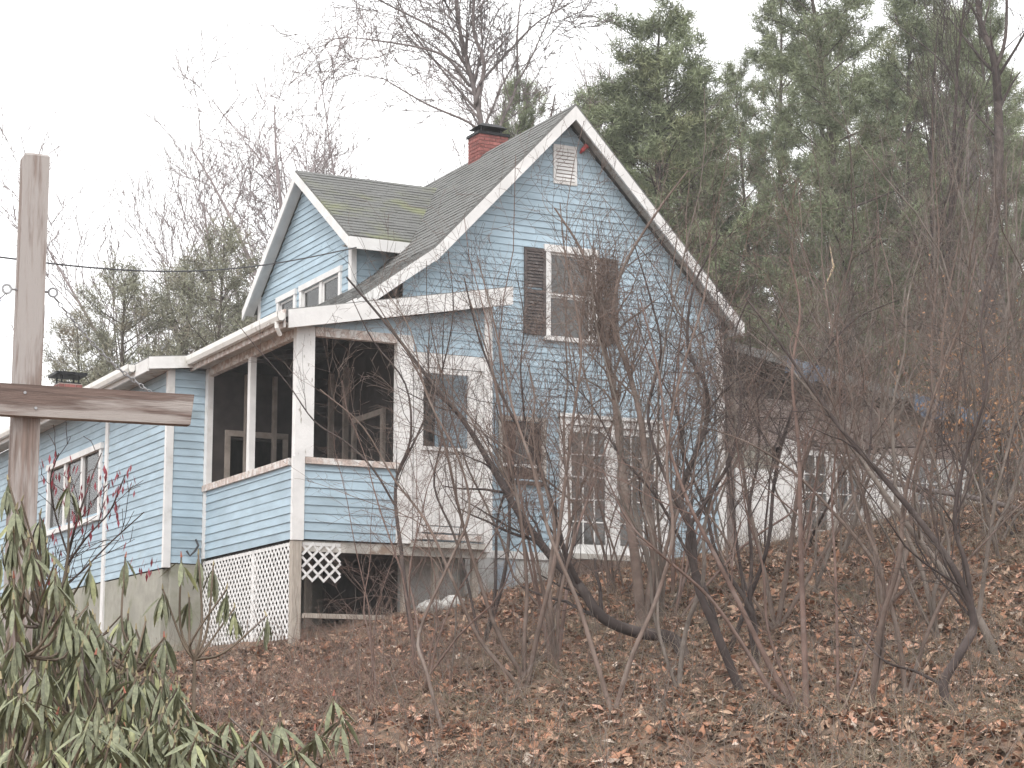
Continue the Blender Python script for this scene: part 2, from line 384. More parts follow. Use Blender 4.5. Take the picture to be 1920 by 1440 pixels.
def courses(name, mat, P0, P1, Q0, Q1, n, parent, seed):
    """stepped shingle courses between the eave line P0-P1 and the ridge line Q0-Q1"""
    rg_ = random.Random(seed); P0, P1, Q0, Q1 = map(np.array, (P0, P1, Q0, Q1)); c = HB()
    nr = np.cross(P1 - P0, Q0 - P0); nr = nr / np.linalg.norm(nr); nr = nr if nr[2] > 0 else -nr
    for i in range(n):
        a, b_ = i / n, min(1, (i + 1.08) / n)
        A0, A1, B0, B1 = P0 + (Q0 - P0) * a, P1 + (Q1 - P1) * a, P0 + (Q0 - P0) * b_, P1 + (Q1 - P1) * b_
        L_ = np.linalg.norm(A1 - A0); m_ = max(2, int(L_ / .30)); off = rg_.random() * .5
        ts = sorted({0.0, 1.0, *[min(1, max(0, (k + off) / m_)) for k in range(m_)]})
        for t0_, t1_ in zip(ts[:-1], ts[1:]):
            h = rg_.uniform(.010, .020); dn = (P0 - Q0) / np.linalg.norm(P0 - Q0) * rg_.uniform(0, .012)
            a0, a1, b0, b1 = A0 + (A1 - A0) * t0_ + dn, A0 + (A1 - A0) * (t1_ - .002) + dn, B0 + (B1 - B0) * t0_, B0 + (B1 - B0) * (t1_ - .002)
            c.hexa([a0 + nr * .001, a1 + nr * .001, b1 + nr * .001, b0 + nr * .001, a0 + nr * h, a1 + nr * h, b1 + nr * .003, b0 + nr * .003])
    return c.build(name, mat, parent, kind='stuff')
courses('shingles', M['shingle2'], (KL, VF, ZKL), (KL, VBK, ZKL), (UC, VF, ZR), (UC, VBK, ZR), 26, roof, 1)
courses('shingles', M['shingle2'], (EL, VF, ZEL), (EL, VBK, ZEL), (KL, VF, ZKL), (KL, VBK, ZKL), 12, roof, 2)

# trim of the gable
HB().box(UR - 0.115, UR + 0.035, -0.034, 0.10, 2.75, 7.0).build('corner_board', M['white'])
HB().box(UL - 0.03, UL + 0.10, -0.034, 0.06, 2.75, 6.9).build('corner_board', M['white'])

# gable vent with louvres
vent = HB(); vent.box(-0.46, -0.01, -0.035, -0.002, 9.86, 9.92); vent.box(-0.46, -0.01, -0.035, -0.002, 9.24, 9.29)
vent.box(-0.46, -0.41, -0.035, -0.002, 9.29, 9.86); vent.box(-0.06, -0.01, -0.035, -0.002, 9.29, 9.86); vent = vent.build('gable_vent', M['white'])
HB().box(-0.41, -0.06, -0.026, -0.010, 9.29, 9.86).build('backing', M['interior2'], vent)
for k in range(9):
    z = 9.30 + k * 0.063
    HB().hexa([(-0.41, -0.042, z), (-0.06, -0.042, z), (-0.06, -0.034, z + 0.006), (-0.41, -0.034, z + 0.006),
               (-0.41, -0.030, z + 0.045), (-0.06, -0.030, z + 0.045), (-0.06, -0.027, z + 0.05), (-0.41, -0.027, z + 0.05)]).build('louvre', M['white'], vent)
HB().tube([(0.06, -0.03, 9.83), (0.06, -0.10, 9.86), (0.13, -0.13, 9.94)], 0.022, 6, 0.05).build('red_fitting', M['red'])  # small red fitting beside the vent

def sash_window(parent_name, u0, u1, z0, z1, rail, v=-0.0, gm='glass', fw=0.085, sillm='white', label=None):
    f = HB(); f.box(u0 - fw, u0, v - 0.05, v + 0.08, z0, z1); f.box(u1, u1 + fw, v - 0.05, v + 0.08, z0, z1)
    f.box(u0 - fw - 0.03, u1 + fw + 0.03, v - 0.06, v + 0.08, z1, z1 + 0.12); win = f.build(parent_name, M['white'])
    HB().box(u0 - fw - 0.04, u1 + fw + 0.04, v - 0.09, v + 0.08, z0 - 0.06, z0).build('sill', M[sillm], win)
    for (a, b_, dv) in ((z0, rail, 0.03), (rail, z1, 0.0)):
        s_ = HB(); s_.box(u0, u0 + 0.04, v + dv, v + dv + 0.03, a, b_); s_.box(u1 - 0.04, u1, v + dv, v + dv + 0.03, a, b_)
        s_.box(u0 + 0.04, u1 - 0.04, v + dv, v + dv + 0.03, a, a + 0.04); s_.box(u0 + 0.04, u1 - 0.04, v + dv, v + dv + 0.03, b_ - 0.04, b_)
        s_.build('sash', M['white'], win)
        HB().box(u0 + 0.041, u1 - 0.041, v + dv + 0.012, v + dv + 0.017, a + 0.041, b_ - 0.041).build('pane', M[gm], win)
    return win
sash_window('window', *WIN, 7.32)
for a, b_, zz in ((-1.02, -0.62, 0.0), (0.36, 0.76, -0.04)):
    s_ = HB(); s_.box(a, a + 0.05, -0.055, -0.026, 6.62 + zz, 8.08 + zz); s_.box(b_ - 0.05, b_, -0.055, -0.026, 6.62 + zz, 8.08 + zz)
    for z in (6.62, 7.31, 8.02): s_.box(a + 0.05, b_ - 0.05, -0.055, -0.026, z + zz, z + zz + 0.06)
    s_ = s_.build('shutter', M['shutter'])
    for k in range(24):
        z = 6.69 + k * 0.056 + zz
        if abs(z - 7.34 - zz) < 0.05: continue
        HB().hexa([(a + .05, -.052, z), (b_ - .05, -.052, z), (b_ - .05, -.046, z), (a + .05, -.046, z),
                   (a + .05, -.034, z + .05), (b_ - .05, -.034, z + .05), (b_ - .05, -.028, z + .05), (a + .05, -.028, z + .05)]).build('louvre', M['shutter'], s_)

# broken window closed with brown boards
u0, u1, z0, z1 = BRW
f = HB(); f.box(u0 - .07, u0, -.05, .08, z0, z1); f.box(u1, u1 + .07, -.05, .08, z0, z1); f.box(u0 - .08, u1 + .08, -.06, .08, z1, z1 + .07)
f = f.build('boarded_window', M['soffit'])
HB().box(u0 - .05, u1 + .05, -.08, .06, z0 - .06, z0).build('sill', M['brownboard'], f)
HB().box(u0 + .002, u1 - .002, -.03, .03, 4.40, 4.45).build('meeting_rail', M['white'], f)
HB().box(u0 + .002, u0 + .26, .00, .02, 4.452, z1 - .002).build('board', M['brownboard'], f)
HB().box(u0 + .52, u1 - .002, .004, .024, 4.452, z1 - .002).build('board', M['brownboard'], f)
HB().box(u0 + .002, u0 + .50, .00, .02, z0 + .002, 4.398).build('board', M['brownboard'], f)
HB().box(u0 + .26, u0 + .52, .010, .014, 4.452, z1 - .002).build('pane', M['glass'], f)

# french doors
u0, u1, z0, z1 = FD
f = HB(); f.box(u0, u0 + .13, -.05, .08, z0, z1); f.box(u1 - .13, u1, -.05, .08, z0, z1); f.box(u0 + .13, u1 - .13, -.05, .08, z1 - .12, z1)
f.box(u0 - .04, u1 + .04, -.09, .08, z1, z1 + .06); f.box(0.615, 0.685, -.05, .08, z0, z1 - .12)
f = f.build('door_frame', M['white'])
HB().box(u0 - .08, u1 + .10, -.22, .10, z0 - .09, z0 - .002).build('threshold', M['soffit'], f)
def glazed_leaf(u0, u1, z0, z1, v, cols, rows, name='french_door', parent=house, gm='glass', stile=.10, bottom=.16):
    d = HB(); d.box(u0, u0 + stile, v, v + .04, z0, z1); d.box(u1 - stile, u1, v, v + .04, z0, z1)
    d.box(u0 + stile, u1 - stile, v, v + .04, z1 - .10, z1); d.box(u0 + stile, u1 - stile, v, v + .04, z0, z0 + bottom)
    d = d.build(name, M['peel'], parent)
    a0, a1, b0, b1 = u0 + stile, u1 - stile, z0 + bottom, z1 - .10
    for i in range(1, cols): x = a0 + (a1 - a0) * i / cols; HB().box(x - .011, x + .011, v - .004, v + .03, b0, b1).build('muntin', M['white'], d)
    for j in range(1, rows): z = b0 + (b1 - b0) * j / rows; HB().box(a0, a1, v - .008, v + .026, z - .011, z + .011).build('muntin', M['white'], d)
    for i in range(cols):
        for j in range(rows):
            xa, xb = a0 + (a1 - a0) * i / cols + .012, a0 + (a1 - a0) * (i + 1) / cols - .012
            za, zb = b0 + (b1 - b0) * j / rows + .012, b0 + (b1 - b0) * (j + 1) / rows - .012
            HB().box(xa, xb, v + .012, v + .016, za, zb).build('pane', M[gm], d)
    HB().tube([(u1 - .05, v, z0 + .95), (u1 - .05, v - .05, z0 + .95), (u1 - .13, v - .05, z0 + .95)], .010, 6).build('handle', M['steel'], d)
    return d
glazed_leaf(-0.225, 0.61, 3.03, 5.15, 0.0, 3, 5)
glazed_leaf(0.69, 1.565, 3.03, 5.15, 0.0, 3, 5)
HB().box(-0.6, 1.9, -.85, -.24, 2.55, 2.86).build('door_step', M['brownboard'])

# foundation under the gable
HB().box(UL, UR - .02, -.005, .095, 2.0, 3.0).build('foundation', M['found'])
HB().box(UL - .02, UR + .02, -.05, -.006, 2.90, 3.02).build('water_table', M['white'])
HB().box(-1.55, -1.18, -.03, -.007, 2.25, 2.88).build('hatch_panel', M['bluepanel'])
HB().box(-1.10, -0.62, -.028, -.007, 2.22, 2.86).build('hatch_panel', M['found'])
HB().box(-0.56, -0.44, -.07, -.007, 2.35, 3.2).build('pilaster', M['white'])
HB().box(-2.12, -1.62, -.10, -.007, 1.95, 2.89).build('pilaster', M['found'])

# chimney of separate bricks
ch = HB(); CU0, CU1, CV0, CV1 = -0.37, 0.22, 3.0, 3.45
ch.box(CU0 + .012, CU1 - .012, CV0 + .012, CV1 - .012, 9.6, 10.90); ch = ch.build('chimney', M['mortar'])
row = 0; z = 9.9
while z < 10.88:
    o = 0.0 if row % 2 == 0 else .11
    x = CU0 - o
    while x < CU1 - .01:
        a, b_ = max(x, CU0), min(x + .21, CU1)
        if b_ - a > .03: HB().box(a, b_, CV0 - .004, CV0 + .06, z, z + .058).build('brick', M['brick'], ch)
        x += .22
    x = CV0 + .062 - (0.0 if row % 2 else .11)
    while x < CV1 - .01:
        a, b_ = max(x, CV0 + .062), min(x + .21, CV1)
        if b_ - a > .03: HB().box(CU0 - .004, CU0 + .06, a, b_, z, z + .058).build('brick', M['brick'], ch)
        x += .22
    z += .068; row += 1
cp = HB(); cp.box(CU0 - .03, CU1 + .03, CV0 - .03, CV1 + .03, 10.90, 10.95)
for a in (CU0 + .1, CU1 - .1):
    for c in (CV0 + .1, CV1 - .1): cp.box(a - .02, a + .02, c - .02, c + .02, 10.95, 11.06)
cp.hexa([(CU0, CV0, 11.06), (CU1, CV0, 11.06), (CU1, CV1, 11.06), (CU0, CV1, 11.06), (CU0 + .13, CV0 + .13, 11.15), (CU1 - .13, CV0 + .13, 11.15), (CU1 - .13, CV1 - .13, 11.15), (CU0 + .13, CV1 - .13, 11.15)])
cp.build('chimney_cap', M['black'], ch)

# ------------------------------------------------------------------ dormer (faces the left side)
DVc, DZ, DU = 4.22, 10.12, -3.45
DR, DZR, DL, DZL = 1.66, 8.38, 6.86, 8.05
def d_lo(z): return DVc - (DZ - .16 - z) * (DVc - DR) / (DZ - DZR)
def d_hi(z): return DVc + (DZ - .16 - z) * (DL - DVc) / (DZ - DZL)
dlo = lambda z: max(2.12, d_lo(z)); dhi = lambda z: min(6.55, d_hi(z))
DWN = [(2.62, 4.35, 7.0, 7.95), (4.75, 5.5, 7.0, 7.95)]
clad('dormer_wall', 's', UL, 7.0, 9.9, dlo, dhi, DWN, 0.118)
HB().box(UL - .035, UL + .06, 2.06, 2.20, 7.0, 8.42).build('corner_board', M['white'])
HB().box(UL - .035, UL + .06, 6.50, 6.62, 7.0, 8.25).build('corner_board', M['white'])
rd = HB()
UM = lambda z: UC - (ZR - z) / SL
for (va, za) in ((DR, DZR), (DL, DZL)):
    t = .09
    P = [(DU, va, za - t), (UM(za) + .3, va, za - t), (UM(DZ) + .3, DVc, DZ - t), (DU, DVc, DZ - t),
         (DU, va, za), (UM(za) + .3, va, za), (UM(DZ) + .3, DVc, DZ), (DU, DVc, DZ)]
    if va > DVc: P = [P[3], P[2], P[1], P[0], P[7], P[6], P[5], P[4]]
    rd.hexa(P)
rd = rd.build('dormer_roof', M['shingle'])
courses('shingles', M['shingle'], (DU, DR, DZR), (UM(DZR) + .02, DR, DZR), (DU, DVc, DZ), (UM(DZ) + .02, DVc, DZ), 22, rd, 3)
for (va, za) in ((DR, DZR), (DL, DZL)):
    h = .22
    s_ = HB(); s_.hexa([(DU - .012, va, za - h), (DU - .012, DVc, DZ - h), (DU + .03, DVc, DZ - h), (DU + .03, va, za - h),
                        (DU - .012, va, za - .035), (DU - .012, DVc, DZ - .035), (DU + .03, DVc, DZ - .035), (DU + .03, va, za - .035)]); s_.build('rake_board', M['white'], rd)
    s_ = HB(); s_.hexa([(DU + .032, va, za - .125), (DU + .032, DVc, DZ - .125), (UL - .03, DVc, DZ - .125), (UL - .03, va, za - .125),
                        (DU + .032, va, za - .095), (DU + .032, DVc, DZ - .095), (UL - .03, DVc, DZ - .095), (UL - .03, va, za - .095)]); s_.build('soffit', M['white'], rd)
HB().box(DU, UM(DZR), DR - .02, DR + .02, DZR - .22, DZR - .02).build('eave_board', M['white'], rd)
HB().box(DU + .05, UM(DZR), DR + .022, 2.10, DZR - .10, DZR - .095).build('soffit', M['soffit'], rd)
# cheek of the dormer
def ck_hi(z): return UM(z) + .15
clad('dormer_cheek', 'f', 2.12, 7.1, 8.30, lambda z: UL + .06, ck_hi, [], 0.118, thick=.06)
for n_, (a, b_, c, d) in enumerate(DWN):
    f = HB(); f.box(UL - .05, UL + .05, a - .10, a, c, d); f.box(UL - .05, UL + .05, b_, b_ + .10, c, d); f.box(UL - .06, UL + .05, a - .12, b_ + .12, d, d + .10)
    if n_ == 0: f.box(UL - .03, UL + .05, (a + b_) / 2 - .06, (a + b_) / 2 + .06, c, d)
    f = f.build('dormer_window', M['white'])
    for p, q in (((a, (a + b_) / 2 - .06), ((a + b_) / 2 + .06, b_)) if n_ == 0 else ((a, b_),)):
        s_ = HB(); s_.box(UL + .0, UL + .03, p, p + .05, c, d); s_.box(UL, UL + .03, q - .05, q, c, d); s_.box(UL, UL + .03, p + .05, q - .05, d - .05, d); s_.build('sash', M['white'], f)
        HB().box(UL + .012, UL + .016, p + .05, q - .05, c, d - .05).build('pane', M['glass2'], f)
    HB().box(UL + .04, UL + .05, a, b_, c, d).build('sky_white_sheet', M['sky_white_sheet'], f)  # same white sheet gives the dormer panes their white

# ------------------------------------------------------------------ porch
PV, PU = -0.9, -5.35
pr = lambda u: 6.50 + (u + 5.14) * 0.188       # top of the porch fascia over u
PR = -2.06
# roof with rake board, soffit and gutter
b = HB(); b.hexa([(-5.62, -1.12, pr(-5.62) - .12), (-1.80, -1.12, pr(-1.80) - .12), (-1.80, 4.1, pr(-1.80) - .12), (-5.62, 4.1, pr(-5.62) - .12),
                  (-5.62, -1.12, pr(-5.62)), (-1.80, -1.12, pr(-1.80)), (-1.80, 4.1, pr(-1.80)), (-5.62, 4.1, pr(-5.62))]); proof = b.build('porch_roof', M['shingle2'])
HB().hexa([(-5.58, -1.165, pr(-5.58) - .30), (-1.80, -1.165, pr(-1.80) - .30), (-1.80, -1.122, pr(-1.80) - .30), (-5.58, -1.122, pr(-5.58) - .30),
           (-5.58, -1.165, pr(-5.58) - .02), (-1.80, -1.165, pr(-1.80) - .02), (-1.80, -1.122, pr(-1.80) - .02), (-5.58, -1.122, pr(-5.58) - .02)]).build('rake_board', M['rake'], proof)
HB().hexa([(-5.55, -1.12, pr(-5.55) - .17), (-1.82, -1.12, pr(-1.82) - .17), (-1.82, PV, pr(-1.82) - .17), (-5.55, PV, pr(-5.55) - .17),
           (-5.55, -1.12, pr(-5.55) - .13), (-1.82, -1.12, pr(-1.82) - .13), (-1.82, PV, pr(-1.82) - .13), (-5.55, PV, pr(-5.55) - .13)]).build('soffit', M['soffit'], proof)
HB().hexa([(-5.62, PV - .2, 6.18), (-5.36, PV - .2, 6.18), (-5.36, 3.2, 6.18), (-5.62, 3.2, 6.18), (-5.62, PV - .2, 6.21), (-5.36, PV - .2, 6.21), (-5.36, 3.2, 6.21), (-5.62, 3.2, 6.21)]).build('soffit', M['soffit'], proof)
HB().box(-5.655, -5.622, -1.15, 4.1, 6.12, 6.40).build('eave_board', M['bare'], proof)
def gutter(u, z, v0, v1, name='gutter', parent=house):
    prof = [(0, .0), (0, -.085), (-.03, -.12), (-.09, -.12), (-.115, -.06), (-.115, .012), (-.125, .012), (-.125, -.065), (-.097, -.13), (-.02, -.13), (.008, -.09), (.008, .0)]
    g = HB()
    for i in range(len(prof)):
        (a, c), (d, e) = prof[i], prof[(i + 1) % len(prof)]
        g.add([(u + a, v0, z + c), (u + d, v0, z + e), (u + d, v1, z + e), (u + a, v1, z + c)], [(0, 1, 2, 3)])
    g.add([(u + a, v0, z + c) for a, c in prof[1:5]] + [(u - .115, v0, z - .0), (u, v0, z)], [(0, 1, 2, 3, 4, 5)])
    return g.build(name, M['gutter'], parent)
gutter(-5.665, 6.33, -1.22, 3.30)
HB().tube([(-5.74, -1.08, 6.21), (-5.74, -1.08, 6.12), (-5.66, -1.02, 6.02)], .035, 8).build('downspout_outlet', M['gutter'])
# front: lower clapboards, sill, corner post, door post, header
clad('porch_front_wall', 'f', PV, 2.98, 4.11, lambda z: -5.20, lambda z: -3.62, [], 0.130, joint=9)
clad('porch_gable_strip', 'f', PV, 5.98, 6.98, lambda z: -5.32 if z < 6.24 else max(-5.32, -5.14 + (z + .28 - 6.50) / .188), lambda z: -2.12, [(-5.33, -3.44, 5.9, 6.21)], 0.118, joint=9)
HB().box(-5.36, -5.06, PV - .03, PV + .10, 4.22, 6.22).build('corner_post', M['peel'])
HB().box(-5.385, -5.195, PV - .036, PV + .04, 2.96, 4.218).build('corner_board', M['white'])
HB().box(-5.19, -3.60, PV - .07, PV + .12, 4.115, 4.21).build('sill', M['bare'])
HB().box(-5.055, -3.70, PV - .03, PV + .09, 6.08, 6.22).build('header', M['bare'])
HB().box(-3.69, -3.42, PV - .032, PV + .10, 2.98, 6.22).build('door_post', M['peel'])
HB().box(-3.40, -2.20, PV - .03, PV + .08, 5.75, 5.97).build('header', M['white'])
HB().box(-2.19, -2.05, PV - .036, PV + .08, 2.90, 6.82).build('corner_board', M['peel'])
door = HB(); door.box(-3.40, -3.24, PV - .02, PV + .03, 3.05, 5.74); door.box(-2.46, -2.20, PV - .02, PV + .03, 3.05, 5.74)
door.box(-3.24, -2.46, PV - .02, PV + .03, 5.66, 5.74); door.box(-3.24, -2.46, PV - .014, PV + .024, 3.28, 4.46); door = door.build('porch_door', M['white'])
HB().box(-3.28, -2.42, PV - .05, PV - .021, 4.44, 4.50).build('ledge', M['white'], door)
HB().box(-3.34, -2.24, PV - .04, PV + .02, 3.17, 3.26).build('kick_rail', M['white'], door)
HB().box(-3.34, -2.24, PV - .045, PV + .02, 3.06, 3.14).build('kick_rail', M['bare'], door)
HB().box(-3.44, -2.2, PV - .10, PV + .2, 2.93, 3.02).build('door_sill', M['soffit'])
# left side: lower clapboards, sill, mullion, head board
clad('porch_side_wall', 's', PU, 2.98, 4.09, lambda z: PV + .04, lambda z: 3.20, [], 0.130, joint=9)
HB().box(PU - .06, PU + .10, PV + .10, 3.20, 4.095, 4.20).build('sill', M['bare'])
HB().box(PU - .025, PU + .08, PV + .10, 3.20, 6.04, 6.178).build('header', M['bare'])
HB().box(PU - .03, PU + .07, 1.02, 1.14, 4.20, 6.04).build('mullion', M['white'])
HB().box(PU - .03, PU + .07, 3.08, 3.22, 2.98, 6.16).build('corner_board', M['white'])
# floor, ceiling, back wall with doorways inside the porch
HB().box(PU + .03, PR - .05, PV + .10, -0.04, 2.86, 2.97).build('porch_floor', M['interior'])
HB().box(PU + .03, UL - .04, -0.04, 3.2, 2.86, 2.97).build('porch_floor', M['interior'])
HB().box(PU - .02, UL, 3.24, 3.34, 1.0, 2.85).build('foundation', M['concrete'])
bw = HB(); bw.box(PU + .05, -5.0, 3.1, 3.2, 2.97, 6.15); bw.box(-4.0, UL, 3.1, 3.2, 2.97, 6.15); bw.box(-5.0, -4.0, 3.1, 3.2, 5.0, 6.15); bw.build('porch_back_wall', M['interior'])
HB().box(-5.06, -4.97, 3.06, 3.10, 2.97, 5.05).build('door_casing', M['interior2'])
HB().box(-4.03, -3.94, 3.06, 3.10, 2.97, 5.05).build('door_casing', M['interior2'])
HB().box(-5.06, -3.94, 3.06, 3.098, 5.052, 5.15).build('door_casing', M['interior2'])
for v in (0.55, 1.75): HB().box(UL - .09, UL - .002, v, v + .10, 2.97, 5.2).build('door_casing', M['interior2'])
HB().box(UL - .09, UL - .002, .55, 1.85, 5.202, 5.30).build('door_casing', M['interior2'])
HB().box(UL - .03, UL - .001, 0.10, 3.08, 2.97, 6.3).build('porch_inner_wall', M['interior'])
for u in (-4.75, -4.25): HB().box(u, u + .06, 2.95, 3.05, 2.97, 6.1).build('stud', M['interior2'])
for v in (2.1, 2.75): HB().box(UL - .12, UL - .032, v, v + .07, 2.97, 6.2).build('stud', M['interior2'])
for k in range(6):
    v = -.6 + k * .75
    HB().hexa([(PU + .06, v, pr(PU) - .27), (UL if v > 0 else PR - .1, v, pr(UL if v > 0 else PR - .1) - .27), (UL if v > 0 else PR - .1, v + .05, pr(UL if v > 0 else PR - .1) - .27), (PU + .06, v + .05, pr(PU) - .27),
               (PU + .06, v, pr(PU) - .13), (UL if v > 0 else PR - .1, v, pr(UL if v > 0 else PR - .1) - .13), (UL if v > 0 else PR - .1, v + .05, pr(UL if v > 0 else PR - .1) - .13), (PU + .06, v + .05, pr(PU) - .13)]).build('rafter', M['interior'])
HB().box(PU + .02, PR - .06, PV + .02, PV + .09, 2.80, 2.955).build('rim_joist', M['soffit'])
# narrow window behind the porch door
a, b_, c, d = PWN
HB().box(a, b_, .01, .02, c, d).build('pane', M['glass'])
# posts under the porch, lattice skirts
HB().box(-5.36, -5.22, PV - .02, PV + .12, 1.3, 2.955).build('under_post', M['rawwood'])
for u, v in ((-4.3, 1.2), (-3.4, -.55), (-2.95, -.7), (-2.3, -.75), (-4.4, 2.6)): HB().box(u, u + .10, v, v + .10, 1.3, 2.85).build('under_post', M['rawwood'])
HB().box(-5.2, -3.9, PV - .12, PV - .02, 1.80, 1.87).build('loose_plank', M['rawwood'])
def lattice(p0, d, z0, z1, L, nrm, step=.105, wdt=.036, clip=None, name='lattice'):
    """crossed slats on a vertical plane from p0 along d"""
    p0 = np.array(p0, float); d = np.array(d, float); nrm = np.array(nrm, float); H = z1 - z0
    lt = HB(); lt.bar(p0 + (0, 0, z1 - .02), p0 + d * L + (0, 0, z1 - .02), .02, .05); lt = lt.build(name, M['white'])
    for sgn in (1, -1):
        k = -H
        while k < L + H:
            s0, s1 = (k, k + H) if sgn > 0 else (k + H, k)
            pa = [s0, z0]; pb = [s1, z1]
            def cl(pa, pb, lim, up):
                if (pa[0] < lim) == (pb[0] < lim): return
                t = (lim - pa[0]) / (pb[0] - pa[0]); z = pa[1] + (pb[1] - pa[1]) * t
                tgt = pa if ((pa[0] < lim) if up else (pa[0] > lim)) else pb
                tgt[0] = lim; tgt[1] = z
            if max(s0, s1) <= 0 or min(s0, s1) >= L: k += step * 1.414; continue
            cl(pa, pb, 0, True); cl(pa, pb, L, False)
            k += step * 1.414
            if abs(pa[0] - pb[0]) < .05: continue
            if clip and not clip((pa[0] + pb[0]) / 2, (pa[1] + pb[1]) / 2): continue
            off = nrm * (.010 if sgn > 0 else .0)
            A_ = p0 + d * pa[0] + (0, 0, pa[1]) + off; B_ = p0 + d * pb[0] + (0, 0, pb[1]) + off
            HB().bar(A_, B_, .008, wdt, up=np.cross(B_ - A_, nrm)).build('slat', M['white'], lt)
    return lt
lattice((-5.33, PV + .14, 0), (0, 1, 0), 1.50, 2.93, 4.05, (-1, 0, 0))
lattice((-5.20, PV + .02, 0), (1, 0, 0), 2.35, 2.93, 0.62, (0, -1, 0), step=.13)
HB().box(-5.34, -5.27, .80, .90, 1.4, 2.93).build('under_post', M['white'])

# ------------------------------------------------------------------ left wing
WV, WU = 3.24, -6.0
clad('wing_front_wall', 'f', WV, 2.90, 6.15, lambda z: WU + .02, lambda z: PU - .03, [], 0.128)
HB().box(WU - .04, WU + .085, WV - .035, WV + .06, 2.82, 6.14).build('corner_board', M['white'])
clad('wing_side_wall', 's', WU, 2.82, 6.10, lambda z: WV + .06, lambda z: 15.0, [(7.12, 10.6, 4.05, 5.25)], 0.128, joint=6)
HB().box(WU - .045, WU + .02, 6.62, 6.80, 1.9, 6.10).build('trim_board', M['white'])
f = HB()
f.box(WU - .06, WU + .06, 7.0, 7.12, 4.0, 5.25); f.box(WU - .06, WU + .06, 10.6, 10.72, 4.0, 5.25); f.box(WU - .08, WU + .06, 6.95, 10.76, 5.25, 5.36); f.box(WU - .09, WU + .06, 6.95, 10.76, 3.95, 4.04)
for v in (8.22, 9.4): f.box(WU - .05, WU + .05, v, v + .12, 4.05, 5.25)
f = f.build('picture_window', M['white'])
for a, b_ in ((7.12, 8.22), (8.34, 9.4), (9.52, 10.6)):
    HB().box(WU - .0, WU + .004, a, b_, 4.05, 5.25).build('pane', M['glass2'], f)
    HB().box(WU + .02, WU + .03, a, b_, 4.05, 5.25).build('sky_white_sheet', M['sky_white_sheet'], f)  # bright white sheet added in place of the sky reflected in the panes
HB().box(WU - .01, WU + .1, WV + .1, 15, 1.0, 2.80).build('foundation', M['concrete'])
HB().box(WU + .1, PU - .02, WV - .01, WV + .1, 1.0, 2.88).build('foundation', M['concrete'])
HB().box(WU - .06, WU - .012, 6.62, 6.78, 1.2, 1.88).build('trim_board', M['white'])
wr = lambda u: 6.30 + (u + 6.45) * .10
wroof = HB().hexa([(-6.40, WV - .16, wr(-6.40) - .10), (UL, WV - .16, wr(UL) - .10), (UL, 15.2, wr(UL) - .10), (-6.40, 15.2, wr(-6.40) - .10),
                   (-6.40, WV - .16, wr(-6.40)), (UL, WV - .16, wr(UL)), (UL, 15.2, wr(UL)), (-6.40, 15.2, wr(-6.40))]).build('wing_roof', M['shingle2'])
HB().hexa([(-6.42, WV - .20, wr(-6.42) - .22), (-5.60, WV - .20, wr(-5.60) - .22), (-5.60, WV - .165, wr(-5.60) - .22), (-6.42, WV - .165, wr(-6.42) - .22),
           (-6.42, WV - .20, wr(-6.42) - .02), (-5.60, WV - .20, wr(-5.60) - .02), (-5.60, WV - .165, wr(-5.60) - .02), (-6.42, WV - .165, wr(-6.42) - .02)]).build('rake_board', M['white'], wroof)
HB().box(-6.44, -6.405, WV - .16, 15.2, 6.05, 6.26).build('eave_board', M['white'], wroof)
HB().box(-6.40, WU - .03, WV - .1, 15.2, 6.10, 6.13).build('soffit', M['soffit'], wroof)
gutter(-6.45, 6.25, WV + .5, 15.2)
# a thin black cable loop at the foot of the wing
HB().tube([(-5.50, 3.17, 3.30), (-5.46, 3.15, 3.2), (-5.52, 3.14, 3.1), (-5.60, 3.15, 3.02), (-5.66, 3.15, 3.1)], .018, 6).build('cable_stub', M['wire'])

# ------------------------------------------------------------------ lean-to on the right
LV = 0.6
lr = lambda u: 6.83 - (u - 3.3) * .165
HB().box(UR + .04, 8.6, LV, LV + .08, 5.15, 6.0).build('lean_to_wall', M['plyw'])
HB().hexa([(UR + .04, LV, 6.002), (8.6, LV, 6.002), (8.6, LV + .08, 6.002), (UR + .04, LV + .08, 6.002), (UR + .04, LV, lr(UR) - .5), (8.6, LV, lr(8.6) - .02), (8.6, LV + .08, lr(8.6) - .02), (UR + .04, LV + .08, lr(UR) - .5)]).build('lean_to_wall', M['interior'])
HB().hexa([(UR + .05, LV - .5, lr(UR) - .16), (9.0, LV - .5, lr(9.0) - .16), (9.0, 6.5, lr(9.0) - .16), (UR + .05, 6.5, lr(UR) - .16), (UR + .05, LV - .5, lr(UR)), (9.0, LV - .5, lr(9.0)), (9.0, 6.5, lr(9.0)), (UR + .05, 6.5, lr(UR))]).build('lean_to_roof', M['shingle2'])
for a, b_, h in ((4.2, 5.15, .30), (7.0, 7.7, .36), (8.0, 8.7, .25)):
    t_ = HB(); n = 9
    for i in range(n):
        u = a + (b_ - a) * i / n; u2 = a + (b_ - a) * (i + 1) / n; j = .06 * math.sin(i * 2.1); j2 = .06 * math.sin((i + 1) * 2.1)
        t_.hexa([(u, LV - .55 + j * .4, lr(u) - h + j), (u2, LV - .55 + j2 * .4, lr(u2) - h + j2), (u2, LV - .53 + j2 * .4, lr(u2) - h + j2), (u, LV - .53 + j * .4, lr(u) - h + j),
                 (u, LV - .53, lr(u) + .012), (u2, LV - .53, lr(u2) + .012), (u2, LV - .51, lr(u2) + .012), (u, LV - .51, lr(u) + .012)])
    t_.build('tarp', M['tarp'])
HB().prism([(3.45, LV - .03, 3.2), (4.78, LV - .03, 3.2), (4.78, LV - .03, 5.30), (4.55, LV - .03, 5.30), (4.25, LV - .03, 4.72), (3.45, LV - .03, 4.72)], (0, .04, 0)).build('white_panel', M['white'])
